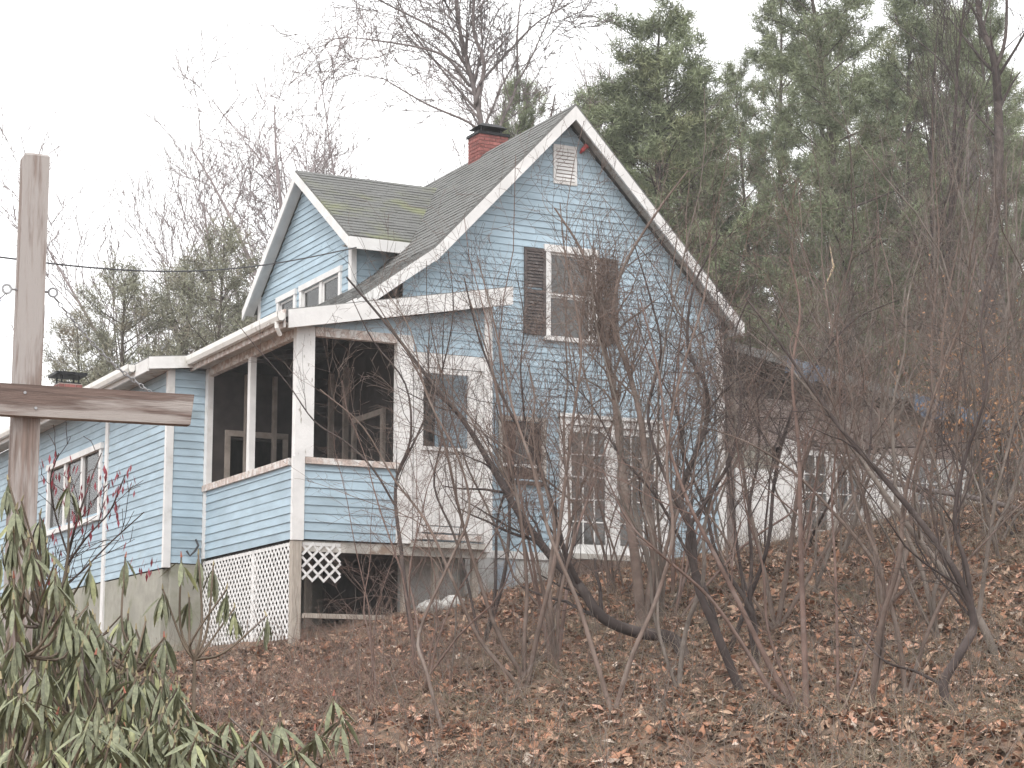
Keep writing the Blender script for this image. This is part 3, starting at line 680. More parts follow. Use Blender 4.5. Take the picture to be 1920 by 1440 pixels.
HB().box(UR + .04, 3.44, LV, LV + .06, 3.0, 5.149).build('lean_to_wall', M['plyw'])
HB().box(3.44, 4.25, LV + .015, LV + .06, 4.73, 5.149).build('lean_to_wall', M['concrete'])
glazed_leaf(4.84, 5.50, 3.2, 5.14, LV, 2, 5); glazed_leaf(5.54, 6.20, 3.2, 5.14, LV, 2, 5)
HB().box(6.22, 7.25, LV, LV + .06, 3.2, 5.149).build('white_panel', M['white'])
glazed_leaf(7.27, 8.0, 3.4, 5.14, LV, 2, 4)
HB().box(8.02, 8.6, LV, LV + .06, 3.3, 5.149).build('lean_to_wall', M['found'])
HB().box(8.5, 8.6, LV + .09, 6.4, 3.0, 5.8).build('lean_to_wall', M['plyw'])
HB().box(UR, 8.6, 6.4, 6.5, 3.0, 6.1).build('lean_to_wall', M['plyw'])
HB().box(UR, 8.6, LV - .02, LV + .12, 2.4, 3.19).build('foundation', M['found'])

# second chimney far back on the wing
c2 = HB(); c2.box(-6.02, -5.56, 10.2, 10.7, 6.2, 6.95); c2 = c2.build('chimney', M['mortar'])
for r_ in range(9):
    z = 6.33 + r_ * .068
    for k in range(3):
        o = (0 if r_ % 2 else -.11); a = max(-6.02, -6.02 + o + k * .22); b_ = min(-5.56, a + .21) if k or not o else -6.02 + o + .21
        if b_ - a > .03: HB().box(a, b_, 10.19, 10.25, z, z + .058).build('brick', M['brick'], c2)
        va = max(10.256, 10.256 + o + k * .22); vb = min(10.7, va + .21)
        if vb - va > .03: HB().box(-6.03, -5.97, va, vb, z, z + .058).build('brick', M['brick'], c2)
cp = HB(); cp.box(-6.0, -5.58, 10.22, 10.68, 6.95, 6.98)
for a in (-5.97, -5.63):
    for c in (10.25, 10.63): cp.box(a, a + .03, c, c + .03, 6.98, 7.12)
cp.box(-6.10, -5.48, 10.12, 10.78, 7.12, 7.17); cp.build('chimney_cap', M['black'], c2)
# ------------------------------------------------------------------ vegetation tools
def vadd(a, b, s=1.0): return (a[0] + b[0] * s, a[1] + b[1] * s, a[2] + b[2] * s)
def vnorm(a):
    l = math.sqrt(a[0] * a[0] + a[1] * a[1] + a[2] * a[2]) or 1.0
    return (a[0] / l, a[1] / l, a[2] / l)
class Twigs:
    """many tapering branches gathered into one mesh"""
    def __init__(s): s.g = {}
    def add(s, pts, r0, r1, sides=None):
        if sides is None: sides = 7 if r0 > .03 else (5 if r0 > .012 else 3)
        s.g.setdefault((len(pts), sides), []).append((pts, r0, r1))
    def mesh(s, name, mat, smooth_=True):
        VV = []; FF = []; base = 0
        for (K, n), L in s.g.items():
            P = np.array([l[0] for l in L], float); r0 = np.array([l[1] for l in L]); r1 = np.array([l[2] for l in L])
            D = np.empty_like(P); D[:, 1:-1] = P[:, 2:] - P[:, :-2]; D[:, 0] = P[:, 1] - P[:, 0]; D[:, -1] = P[:, -1] - P[:, -2]
            D /= np.linalg.norm(D, axis=2, keepdims=True) + 1e-9
            ref = np.where(np.abs(D[:, :1, 2:3]) > .8, np.array([1.0, .1, 0]), np.array([.1, .05, 1.0]))
            X = np.cross(D, np.broadcast_to(ref, D.shape)); X /= np.linalg.norm(X, axis=2, keepdims=True) + 1e-9
            Y = np.cross(D, X)
            t = np.linspace(0, 1, K)[None, :]
            rad = r0[:, None] * (1 - t) + r1[:, None] * t
            a = 2 * np.pi * np.arange(n) / n
            ring = P[:, :, None, :] + rad[:, :, None, None] * (X[:, :, None, :] * np.cos(a)[None, None, :, None] + Y[:, :, None, :] * np.sin(a)[None, None, :, None])
            N = len(L); VV.append(ring.reshape(-1, 3))
            i0 = base + (np.arange(N)[:, None, None] * K + np.arange(K - 1)[None, :, None]) * n + np.arange(n)[None, None, :]
            i1 = base + (np.arange(N)[:, None, None] * K + np.arange(K - 1)[None, :, None]) * n + ((np.arange(n) + 1) % n)[None, None, :]
            FF.append(np.stack([i0, i1, i1 + n, i0 + n], -1).reshape(-1, 4)); base += N * K * n
        return mesh_np(name, np.concatenate(VV), np.concatenate(FF), mat, smooth_=smooth_)

def wander(rg, p, d, L, K, wig, up):
    pts = [p]; st = L / (K - 1); g = rg.gauss
    for _ in range(K - 1):
        d = vnorm((d[0] + g(0, wig), d[1] + g(0, wig), d[2] + g(0, wig) + up))
        p = vadd(p, d, st); pts.append(p)
    return pts
def side_dir(rg, d, ang, upb):
    a = rg.uniform(0, 2 * math.pi)
    ref = (0, 0, 1) if abs(d[2]) < .9 else (1, 0, 0)
    x = vnorm((d[1] * ref[2] - d[2] * ref[1], d[2] * ref[0] - d[0] * ref[2], d[0] * ref[1] - d[1] * ref[0]))
    y = (d[1] * x[2] - d[2] * x[1], d[2] * x[0] - d[0] * x[2], d[0] * x[1] - d[1] * x[0])
    c, s_ = math.cos(ang), math.sin(ang); ca, sa = math.cos(a), math.sin(a)
    return vnorm((d[0] * c + (x[0] * ca + y[0] * sa) * s_, d[1] * c + (x[1] * ca + y[1] * sa) * s_, d[2] * c + (x[2] * ca + y[2] * sa) * s_ + upb))
RMIN = [.0022]
def sprout(T, rg, pts, r0, r1, level, spec, t0=.25):
    """side branches along a branch; spec = list per level of (count per metre, length range, angle, up, wiggle, points)"""
    if level >= len(spec): return
    den, (la, lb), ang, up, wig, K = spec[level]
    K0 = len(pts)
    L = sum(math.dist(pts[i], pts[i + 1]) for i in range(K0 - 1))
    n = den * L * (1 - t0); n = int(n) + (rg.random() < n - int(n))
    for _ in range(n):
        t = t0 + (1 - t0) * rg.random(); f = t * (K0 - 1); i = min(int(f), K0 - 2); f -= i
        a, b = pts[i], pts[i + 1]; p = vadd(a, (b[0] - a[0], b[1] - a[1], b[2] - a[2]), f)
        d = vnorm((b[0] - a[0], b[1] - a[1], b[2] - a[2]))
        rr = (r0 + (r1 - r0) * t); r = max(rr * rg.uniform(.26, .52), RMIN[0])
        l = rg.uniform(la, lb) * (1.1 - .55 * t)
        dd = side_dir(rg, d, R(rg.uniform(ang * .6, ang * 1.35)), up)
        q = wander(rg, p, dd, l, K, wig, up * .25)
        re = max(r * .35, RMIN[0] * .75); T.add(q, r, re)
        sprout(T, rg, q, r, re, level + 1, spec, .15)
def spline(pts, n):
    P = np.array(pts, float); k = len(P)
    P = np.vstack([2 * P[0] - P[1], P, 2 * P[-1] - P[-2]])
    res = []
    for i in range(k - 1):
        p0, p1, p2, p3 = P[i:i + 4]
        for j in range(n):
            t = j / n; res.append(.5 * ((2 * p1) + (-p0 + p2) * t + (2 * p0 - 5 * p1 + 4 * p2 - p3) * t * t + (-p0 + 3 * p1 - 3 * p2 + p3) * t ** 3))
    res.append(P[-2]); return [tuple(x) for x in res]

bark = lambda n, c, c2=(0.20, 0.17, 0.16), rnd_=.15: material(n, c, .9, .25, 4.0, col2=c2, mix2=(.5, .7), scale2=3.0, rnd=rnd_, spec=.15)
M['twig'] = bark('reddish_brown_bark', (0.142, 0.106, 0.090), (0.195, 0.16, 0.14))
M['twig2'] = bark('grey_brown_bark', (0.138, 0.115, 0.100), (0.20, 0.175, 0.155))
M['twig3'] = bark('dark_bark', (0.060, 0.047, 0.044), (0.105, 0.085, 0.078))
M['stemred'] = bark('pinkish_smooth_bark', (0.145, 0.098, 0.083), (0.19, 0.145, 0.13))
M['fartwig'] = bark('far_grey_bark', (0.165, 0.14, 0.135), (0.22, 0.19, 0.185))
M['fartwig2'] = bark('glare_paled_pinkish_bark', (0.27, 0.23, 0.23), (0.33, 0.29, 0.29))  # sky glare that washes out the far trees is mixed into this colour
M['pinebark'] = bark('pine_bark', (0.085, 0.070, 0.062), (0.13, 0.115, 0.105))
M['fineyellow'] = bark('pale_broken_wood', (0.42, 0.33, 0.22))

# ------------------------------------------------------------------ leaf litter and low growth on the bank
rs = np.random.RandomState(21)
def litter(n, x0, x1, y0, y1, s0, s1, mats, name, label, cat, lift=.03, seed=0):
    r = np.random.RandomState(seed)
    X = r.uniform(x0, x1, n); Y = r.uniform(y0, y1, n)
    # keep out of the house
    u = (X - HX) * math.cos(TH) + (Y - HY) * math.sin(TH); v = -(X - HX) * math.sin(TH) + (Y - HY) * math.cos(TH)
    k = ~((v > -.05) & (u > -6.1) & (u < 8.7)) & ~((v > -.95) & (u > -5.5) & (u < -2.2))
    k &= (np.abs(X) < .26 * Y + .6)
    X, Y = X[k], Y[k]; n = len(X)
    # leaves drift into patches
    pat = np.sin(X * 2.1 + 1.3 * np.sin(Y * 1.1)) * np.sin(Y * 1.7 + 1.1 * np.sin(X * 1.9)) + .5 * np.sin(X * 5.1 + Y * 3.7)
    kk = r.random_sample(n) < np.clip(.70 + .40 * pat, .18, 1); X, Y, pat = X[kk], Y[kk], pat[kk]; n = len(X)
    Z = ground(X, Y) + r.uniform(.0, lift, n)
    L = s0 + (s1 - s0) * r.random_sample(n) ** 1.8; W = L * r.uniform(.35, .62, n)
    yaw = r.uniform(0, 2 * np.pi, n); pit = r.normal(.25, .40, n); rol = r.normal(0, .45, n)
    dx = np.stack([np.cos(yaw) * np.cos(pit), np.sin(yaw) * np.cos(pit), np.sin(pit)], -1)
    dy = np.stack([-np.sin(yaw) * np.cos(rol), np.cos(yaw) * np.cos(rol), np.sin(rol)], -1)
    nz = np.cross(dx, dy); c = np.stack([X, Y, Z], -1); cup = r.uniform(.05, .35, n)[:, None] * W[:, None]
    V = np.stack([c - dx * L[:, None] / 2, c - dx * L[:, None] * .1 + dy * W[:, None] / 2 + nz * cup, c + dx * L[:, None] / 2 + nz * cup * .8,
                  c - dx * L[:, None] * .1 - dy * W[:, None] / 2 + nz * cup], 1).reshape(-1, 3)
    b = np.arange(n)[:, None] * 4
    Fq = np.concatenate([b + np.array([[0, 1, 2]]), b + np.array([[0, 2, 3]])], 1).reshape(-1, 3)
    p2_ = np.sin(X * 1.1 + 2 * np.sin(Y * .8)) * np.sin(Y * 1.4 + X * .6) + r.normal(0, .55, n)
    base_ = r.choice(len(mats), n, p=np.array([m[1] for m in mats]))
    mi = np.repeat(np.where(p2_ > .75, r.choice([0, 3, 1], n), np.where(p2_ < -.55, r.choice([2, 2, 0], n), base_)), 2)
    return link(name, mesh_np(name, V, Fq, [m[0] for m in mats], mi), kind='stuff', label=label, category=cat)
lf = lambda n, c: material(n, c, .85, .3, 9.0, spec=.2)
LM = [(lf('dead_leaf_russet', (0.31, 0.160, 0.100)), .27), (lf('dead_leaf_tan', (0.36, 0.245, 0.175)), .27), (lf('dead_leaf_brown', (0.115, 0.075, 0.056)), .24),
      (lf('dead_leaf_pink', (0.42, 0.245, 0.178)), .15), (lf('dead_leaf_pale', (0.47, 0.39, 0.33)), .07)]
litter(300000, -8, 11, 13, 38, .045, .20, LM, 'leaf_litter', 'brown fallen leaves covering the whole bank below the house', 'leaf litter', seed=3)

def canes(n, name, label, cat, mat, region, len_, rad, lean, seed, density=None, K=5):
    rg = random.Random(seed); T = Twigs(); x0, x1, y0, y1 = region; k = 0
    while k < n:
        X, Y = rg.uniform(x0, x1), rg.uniform(y0, y1)
        u = (X - HX) * math.cos(TH) + (Y - HY) * math.sin(TH); v = -(X - HX) * math.sin(TH) + (Y - HY) * math.cos(TH)
        if (v > -.15 and -6.2 < u < 8.8) or (v > -1.0 and -5.6 < u < -2.1): k += .2; continue
        if abs(X) > .26 * Y + .6: k += .05; continue
        if density and rg.random() > density(X, Y): k += .05; continue
        p = (X, Y, float(ground(X, Y)) - .01); a = rg.uniform(0, 2 * math.pi); le = rg.uniform(*lean)
        d = vnorm((math.cos(a) * le, math.sin(a) * le, 1)); l = rg.uniform(*len_); r = rg.uniform(*rad)
        T.add(wander(rg, p, d, l, K, .22, -.14), r, r * .4, 3); k += 1
    return link(name, T.mesh(name, mat), kind='stuff', label=label, category=cat)
M['straw'] = material('dead_grass', (0.30, 0.235, 0.172), .9, .3, 3, spec=.2)
M['bramble'] = material('red_bramble_cane', (0.20, 0.128, 0.104), .85, .3, 3, spec=.2)
canes(19000, 'dead_grass', 'tan dead grass and weed stalks matted over the bank', 'dead grass', M['straw'], (-7, 11, 14, 38), (.12, .50), (.0018, .0035), (.2, 1.8), 5)
canes(2600, 'bramble', 'tangle of thin reddish bramble canes on the slope under the porch', 'bramble', M['bramble'], (-6, 4, 17, 33), (.35, 1.0), (.0022, .0045), (.3, 1.5), 6,
      density=lambda X, Y: math.exp(-((X + 2.0) / 2.0) ** 2 - ((Y - 27) / 6) ** 2) + .10)
M['straw2'] = material('olive_dead_grass', (0.19, 0.162, 0.116), .9, .35, 3, spec=.2)
canes(14000, 'grass_tussocks', 'olive brown grass hanging in tussocks over the lower right of the bank', 'grass', M['straw2'], (-2, 10, 15, 30), (.12, .45), (.002, .004), (.6, 2.2), 9,
      density=lambda X, Y: .9 * max(0, math.sin(X * 1.9 + 1.1 * math.sin(Y * 1.3)) * math.sin(Y * 1.6 + X * .5)) ** .7 + .08)
canes(3500, 'weed_stems', 'upright grey brown dead weed stems among the leaf litter', 'weeds', M['twig2'], (-5, 11, 15, 38), (.3, 1.1), (.002, .005), (.05, .5), 7)

# ------------------------------------------------------------------ shrubs and saplings traced from the bank
SPEC_BRUSH = [(4.6, (.6, 2.0), 42, .15, .14, 7), (5.6, (.25, .9), 46, .08, .17, 5), (5.2, (.08, .32), 48, .03, .20, 4)]
SPEC_LIGHT = [(2.6, (.6, 1.5), 35, .22, .09, 6), (3.2, (.25, .7), 38, .12, .12, 5), (3.0, (.08, .25), 42, .05, .15, 4)]
def shrub(name, label, cat, mat, stems, spec=SPEC_BRUSH, seed=1, t0=.30, group=None, extra=None, Y=None):
    """stems: list of (photo pixel path from the base up, base radius, tip radius, depth change over the stem)"""
    rg = random.Random(seed)
    bx, by = stems[0][0][0]
    if Y is None: B = hit(bx, by)
    else:
        B = at(bx, by, Y); B[2] = float(ground(B[0], B[1]))
    root = thing(name, label, cat, tuple(B), 0, group)
    done = []
    for path, r0, r1, dd in stems:
        start = None
        if done:      # a fork grows out of the nearest earlier stem
            for q in done:
                pr_ = [(960 + _f * (p[0] + B[0]) / ((p[1] + B[1]) * math.cos(_p) + (p[2] + B[2] - EYE) * math.sin(_p)),
                        720 - _f * (-(p[1] + B[1]) * math.sin(_p) + (p[2] + B[2] - EYE) * math.cos(_p)) / ((p[1] + B[1]) * math.cos(_p) + (p[2] + B[2] - EYE) * math.sin(_p)), p) for p in q]
                for x, y, p in pr_:
                    dist = math.hypot(x - path[0][0], y - path[0][1])
                    if dist < 60 and (start is None or dist < start[0]): start = (dist, p)
        if start is not None: start = np.array(start[1]) + B
        elif Y is None: start = hit(*path[0]) - np.array([0, 0, .06])
        else: start = np.array([at(*path[0], Y)[0], Y, float(ground(at(*path[0], Y)[0], Y))])
        pts = [start]
        for i, (x, y) in enumerate(path):
            if i == 0 and Y is None: continue
            t = i / (len(path) - 1)
            pts.append(at(x, y, start[1] + dd * t + rg.uniform(-.12, .12)))
        pl = [tuple(np.array(p) - B) for p in spline(pts, 4)]
        T = Twigs(); T.add(pl, r0, r1)
        if len(done) == 0 or start[2] < float(ground(start[0], start[1])) + .2: T.add([tuple(np.array(pl[0]) * (1 - k / 3) + np.array(pl[1]) * k / 3) for k in range(3)], r0 * 1.7, r0 * 1.02)
        sprout(T, rg, pl, r0, r1, 0, spec, t0)
        link('stem', T.mesh('stem', mat), root); done.append(pl)
    if extra: extra(root, B, rg)
    return root
def vines(root, B, rg):
    """dead vine tangle hanging in the forks of the sapling"""
    T = Twigs(); c = np.array(at(1120, 575, B[1] + .2)) - B
    for k in range(420):
        t = rg.random(); w = .10 + .16 * abs(t - .35)
        p = (c[0] + rg.gauss(.05 * (t - .5), w), c[1] + rg.gauss(0, w), c[2] + (t - .55) * 1.25)
        d = vnorm((rg.gauss(0, .45), rg.gauss(0, .45), rg.choice((1, 1, -.6)) * rg.uniform(.5, 1.2)))
        r = rg.uniform(.003, .007); T.add(wander(rg, p, d, rg.uniform(.3, .9), 6, .25, 0), r, r * .5, 3)
    link('vine_tangle', T.mesh('vine_tangle', M['twig']), root)
S = shrub
S('arching_sapling', 'thick dark sapling arching left from a curved base below the french doors', 'sapling', M['twig3'],
  [([(1292, 1245), (1262, 1198), (1195, 1186), (1130, 1158), (1088, 1100), (1035, 1045), (975, 965), (925, 880), (870, 790), (800, 705), (735, 620), (650, 520)], .085, .012, 2.0),
   ([(1090, 1102), (1060, 1040), (1040, 960), (1000, 850), (950, 760), (900, 640), (870, 520)], .035, .008, -.5)], seed=2, t0=.25)
S('bare_shrub', 'clump of dark stems fanning up in front of the boarded window', 'shrub', M['twig'],
  [([(985, 1290), (983, 1200), (988, 1100), (975, 960), (950, 840), (925, 700), (880, 560)], .030, .007, .5),
   ([(958, 1285), (935, 1190), (900, 1090), (862, 960), (830, 820), (780, 690), (700, 560)], .030, .006, -.4),
   ([(970, 1288), (900, 1200), (850, 1090), (800, 980), (740, 900), (680, 800), (600, 730)], .026, .006, .6),
   ([(995, 1290), (1010, 1180), (1040, 1050), (1060, 900), (1075, 780), (1090, 640), (1060, 480), (1050, 380)], .032, .006, .3)], seed=3)
S('bare_sapling', 'stout twin trunked sapling in front of the french doors wrapped in dead vines', 'sapling', M['twig'],
  [([(1205, 1180), (1190, 1040), (1178, 960), (1163, 850), (1150, 730), (1132, 650), (1118, 560), (1090, 470), (1040, 390)], .075, .012, .4),
   ([(1232, 1185), (1226, 1040), (1214, 930), (1203, 800), (1180, 700), (1150, 610), (1165, 510), (1230, 400), (1290, 320)], .058, .010, -.3),
   ([(1220, 1180), (1245, 1040), (1290, 900), (1320, 760), (1310, 640), (1260, 560), (1270, 440)], .030, .008, .4)],
  seed=4, extra=lambda root, B, rg: vines(root, B, rg))
S('bare_sapling', 'crooked dark sapling forking in front of the right corner board', 'sapling', M['twig3'],
  [([(1395, 1305), (1345, 1190), (1305, 1090), (1298, 1000), (1275, 930), (1300, 860), (1325, 790), (1322, 720), (1290, 650), (1300, 540), (1350, 440)], .050, .010, .8),
   ([(1300, 1090), (1290, 1000), (1330, 930), (1375, 850), (1390, 740), (1375, 640), (1420, 520)], .030, .008, .3),
   ([(1298, 1000), (1250, 900), (1215, 780), (1240, 660), (1220, 560), (1190, 460)], .024, .007, -.4)], seed=5)
S('bare_shrub', 'fan of pinkish stems rising from a dark stump on the lower right bank', 'shrub', M['stemred'],
  [([(1512, 1340), (1508, 1220), (1503, 1080), (1500, 940), (1497, 830), (1485, 700), (1500, 580), (1480, 480)], .036, .006, .4),
   ([(1530, 1345), (1455, 1270), (1395, 1150), (1340, 1040), (1290, 940), (1250, 820), (1235, 700), (1200, 560)], .034, .007, .8),
   ([(1500, 1345), (1450, 1300), (1400, 1220), (1330, 1120), (1240, 1040), (1180, 980), (1130, 880)], .030, .006, -.4),
   ([(1545, 1345), (1480, 1290), (1440, 1180), (1430, 1060), (1400, 960), (1380, 820)], .022, .006, .4),
   ([(1572, 1345), (1570, 1200), (1566, 1060), (1560, 920), (1575, 780), (1570, 620)], .018, .006, .2),
   ([(1560, 1345), (1620, 1230), (1660, 1120), (1690, 1000), (1720, 860)], .014, .005, .5)], seed=6)
S('bare_sapling', 'zigzag dark sapling leaning left at the lower right corner', 'sapling', M['twig3'],
  [([(1790, 1330), (1768, 1285), (1800, 1225), (1826, 1165), (1790, 1070), (1735, 990), (1660, 900), (1590, 820), (1530, 740), (1460, 640), (1400, 560)], .052, .010, .6),
   ([(1826, 1165), (1812, 1060), (1790, 980), (1810, 860), (1850, 730), (1840, 600), (1870, 450)], .030, .008, -.4),
   ([(1768, 1285), (1715, 1258), (1660, 1240), (1610, 1190), (1560, 1120)], .018, .005, .3)], seed=7)
S('bare_sapling', 'slanting sapling rising leftwards from the right edge behind the zigzag one', 'sapling', M['twig2'],
  [([(1870, 1228), (1835, 1160), (1760, 1060), (1690, 970), (1620, 870), (1545, 770), (1480, 690), (1400, 620)], .050, .010, 1.0),
   ([(1835, 1160), (1850, 1050), (1870, 920), (1900, 800), (1930, 640)], .030, .010, -.5)], seed=8)
S('bare_shrub', 'two armed shrub whose stems part in a wide V before the upper window', 'shrub', M['twig'],
  [([(1150, 1335), (1112, 1220), (1080, 1120), (1030, 1000), (1000, 880), (960, 760), (930, 620), (895, 480)], .030, .006, .5),
   ([(1155, 1335), (1185, 1230), (1232, 1120), (1262, 1000), (1250, 860), (1272, 720), (1320, 560), (1335, 440)], .030, .006, .4)], seed=61, t0=.35)
S('bare_shrub', 'low forked shrub with arms reaching over the french doors and towards the lean-to roof', 'shrub', M['twig3'],
  [([(1360, 1232), (1402, 1130), (1440, 1020), (1452, 900), (1482, 780), (1532, 680), (1602, 600), (1690, 560)], .032, .006, .4),
   ([(1355, 1232), (1330, 1120), (1280, 1020), (1230, 930), (1160, 850), (1110, 760), (1040, 690)], .028, .006, .5)], seed=62, t0=.35)
S('bare_shrub', 'shrub on the lower right bank sprawling left in front of the lean-to doors', 'shrub', M['twig'],
  [([(1700, 1302), (1682, 1180), (1642, 1060), (1562, 960), (1482, 880), (1402, 830), (1320, 800)], .030, .006, .8),
   ([(1705, 1302), (1742, 1180), (1792, 1080), (1862, 1000), (1930, 930)], .026, .006, .4)], seed=63, t0=.35)
S('leaning_branch', 'long pale grey branch leaning in from the right edge', 'branch', M['fartwig'],
  [([(1960, 962), (1830, 935), (1700, 912), (1640, 890), (1590, 850), (1500, 828), (1400, 790), (1300, 745), (1220, 700)], .045, .008, 1.2)], seed=9, t0=.2, spec=SPEC_LIGHT)
S('leaning_branch', 'curving pinkish branch arching in from the right edge above the pale one', 'branch', M['stemred'],
  [([(1970, 820), (1870, 785), (1800, 750), (1745, 690), (1690, 640), (1600, 655), (1520, 690), (1450, 700)], .035, .007, .8),
   ([(1745, 690), (1700, 640), (1680, 610), (1640, 560), (1600, 480)], .018, .006, .3)], seed=10, t0=.15, spec=SPEC_LIGHT)
S('bare_sapling', 'thin tan sapling forking in front of the porch opening', 'sapling', M['twig2'],
  [([(628, 1160), (628, 1080), (618, 990), (612, 905), (630, 850), (668, 770), (700, 690), (745, 590), (790, 480)], .030, .006, .3),
   ([(612, 905), (605, 850), (590, 780), (560, 700), (520, 640)], .014, .005, -.2),
   ([(630, 850), (632, 760), (635, 680), (640, 600), (625, 520)], .016, .005, .2)], seed=12, spec=SPEC_LIGHT, t0=.45)
S('bare_sapling', 'dark crooked sapling against the corner between porch front and porch door', 'sapling', M['twig3'],
  [([(778, 1215), (762, 1120), (752, 1030), (742, 950), (745, 890), (770, 820), (760, 720), (700, 640), (660, 560)], .036, .006, .4),
   ([(742, 950), (700, 880), (650, 830), (590, 790), (540, 720), (480, 650), (440, 600)], .018, .005, .4),
   ([(745, 890), (790, 800), (830, 690), (850, 580), (840, 470)], .020, .005, -.2)], seed=13, spec=SPEC_LIGHT, t0=.40)
S('bare_sapling', 'slender sapling crossing the white porch door', 'sapling', M['twig'],
  [([(832, 1370), (800, 1260), (785, 1190), (840, 1060), (880, 960), (860, 860), (800, 740), (770, 620), (720, 540)], .022, .005, 1.5)], seed=14, t0=.35)
S('bare_sapling', 'single thin upright stem before the left wing', 'sapling', M['twig2'],
  [([(282, 1150), (272, 1040), (268, 960), (258, 870), (250, 800), (232, 700), (225, 640)], .018, .005, .2)], seed=15, spec=SPEC_LIGHT, t0=.5)
S('bare_shrub', 'wide many stemmed shrub in front of the lean-to', 'shrub', M['twig'],
  [([(1455, 1180), (1430, 1060), (1400, 930), (1380, 800), (1330, 680), (1300, 560)], .034, .007, .4),
   ([(1475, 1180), (1480, 1040), (1500, 900), (1540, 760), (1560, 620), (1600, 470)], .036, .007, -.3),
   ([(1490, 1180), (1530, 1060), (1590, 960), (1640, 840), (1660, 700), (1700, 560)], .030, .007, .4),
   ([(1440, 1180), (1400, 1100), (1360, 1010), (1300, 930), (1240, 860)], .024, .006, .5)], seed=16)
S('bare_shrub', 'spreading reddish shrub at the foot of the lean-to french doors', 'shrub', M['twig'],
  [([(1660, 1150), (1640, 1030), (1610, 900), (1600, 760), (1560, 620), (1540, 480)], .034, .007, .3),
   ([(1680, 1150), (1700, 1030), (1720, 880), (1760, 740), (1770, 600), (1800, 440)], .034, .007, -.3),
   ([(1690, 1150), (1740, 1060), (1800, 950), (1850, 830), (1900, 700)], .028, .006, .3)], seed=17)

# arching shrubs in front of the gable, the french doors and the lean-to
ra = random.Random(91)
for k, (bx, by) in enumerate([(905, 1215), (1040, 1265), (1265, 1290), (1420, 1260), (1640, 1320), (1750, 1200)]):
    stems = []
    for j in range(ra.choice((3, 4, 4))):
        dx = ra.uniform(-300, 260); top = ra.uniform(380, 700); c_ = ra.uniform(-70, 70); n = 7; path = [(bx + ra.uniform(-12, 12), by)]
        for i in range(1, n + 1):
            t = i / n; path.append((bx + dx * t ** ra.uniform(1.0, 1.5) + c_ * math.sin(math.pi * t) + ra.uniform(-14, 14), by + (top - by) * (t ** .92)))
        stems.append((path, ra.uniform(.018, .034), .005, ra.uniform(-.6, .8)))
    S('arching_shrub', 'bare shrub of arching stems on the bank, %s from the left of its kind' % 'first second third fourth fifth sixth seventh eighth ninth'.split()[k], 'shrub',
      (M['twig3'], M['twig'], M['twig2'])[k % 3], stems, seed=200 + k, t0=.35, group='arching shrubs on the bank')
# ------------------------------------------------------------------ thicket of bare saplings
SPEC_THICK = [(3.2, (.6, 2.0), 46, .10, .15, 6), (4.8, (.3, 1.0), 48, .05, .18, 5), (4.0, (.10, .34), 50, .02, .20, 4)]
def sapling_mesh(seed, H, nst, mat, spread=.55, spec=SPEC_THICK, r0=(.012, .030)):
    rg = random.Random(seed); T = Twigs()
    for k in range(nst):
        a = rg.uniform(0, 2 * math.pi); l = rg.uniform(.05, spread)
        d = vnorm((math.cos(a) * l, math.sin(a) * l, 1)); h = H * rg.uniform(.6, 1.05)
        p = (rg.gauss(0, .07), rg.gauss(0, .07), -.05)
        q = wander(rg, p, d, h, 12, .15, .04); r = rg.uniform(*r0) * (h / 6)
        T.add(q, r, .004); sprout(T, rg, q, r, .004, 0, spec, .22)
    return T.mesh('sapling', mat)
tm = [M['twig'], M['twig2'], M['twig'], M['stemred'], M['twig2'], M['twig3']]
protos = [sapling_mesh(100 + i, 6.2, (4, 3, 5, 3, 4, 2, 5, 3)[i], tm[i % 6]) for i in range(8)]
rg = random.Random(77)
def in_house(X, Y, m=.5):
    u = (X - HX) * math.cos(TH) + (Y - HY) * math.sin(TH); v = -(X - HX) * math.sin(TH) + (Y - HY) * math.cos(TH)
    return (v > -m and -6.4 < u < 8.7 + m and v < 8.9 and not (u > 3.4 and v > 6.6 + m)) or (v > -1 - m and -5.6 < u < -2.0) or (v > 3 - m and -6.6 < u < -3 and v < 15.5)
ORD = 'first second third fourth fifth sixth seventh eighth ninth tenth eleventh twelfth thirteenth fourteenth fifteenth sixteenth seventeenth eighteenth nineteenth twentieth'.split()
ORD += ['twenty-' + o for o in ORD[:9]] + ['thirtieth'] + ['thirty-' + o for o in ORD[:9]] + ['fortieth']
KIND = ['reddish brown', 'grey brown', 'reddish brown', 'pinkish', 'grey brown', 'dark', 'reddish brown', 'grey brown']
def place(n, xr, Yr, sr, label, group, pick=None, name='bare_sapling', tilt=.10):
    k = 0; tries = 0; made = []
    while k < n and tries < 5000:
        tries += 1
        px = rg.uniform(*xr); Y = rg.uniform(*Yr); X = (px - 960) / _f * Y
        if in_house(X, Y): continue
        i = rg.randrange(8) if pick is None else rg.choice(pick)
        o = link(name, protos[i]); o.location = (X, Y, float(ground(X, Y)) - .03); s_ = rg.uniform(*sr)
        o.scale = (s_, s_, s_ * rg.uniform(.9, 1.15)); o.rotation_euler = (rg.gauss(0, tilt), rg.gauss(0, tilt), rg.uniform(0, 6.28))
        made.append((px, i, o)); k += 1
    for j, (px, i, o) in enumerate(sorted(made, key=lambda m: m[0])):
        o['label'] = '%s %s, %s from the left' % (KIND[i], label, ORD[j]); o['category'] = 'sapling'; o['group'] = group
place(9, (950, 1340), (26, 31.5), (.80, 1.05), 'bare sapling before the gable wall', 'saplings before the gable')
place(4, (560, 900), (24, 29), (.45, .72), 'bare sapling before the porch', 'saplings before the porch', (1, 3, 5))
place(9, (1350, 1960), (25, 35), (.75, 1.10), 'bare sapling before the lean-to', 'saplings before the lean-to')
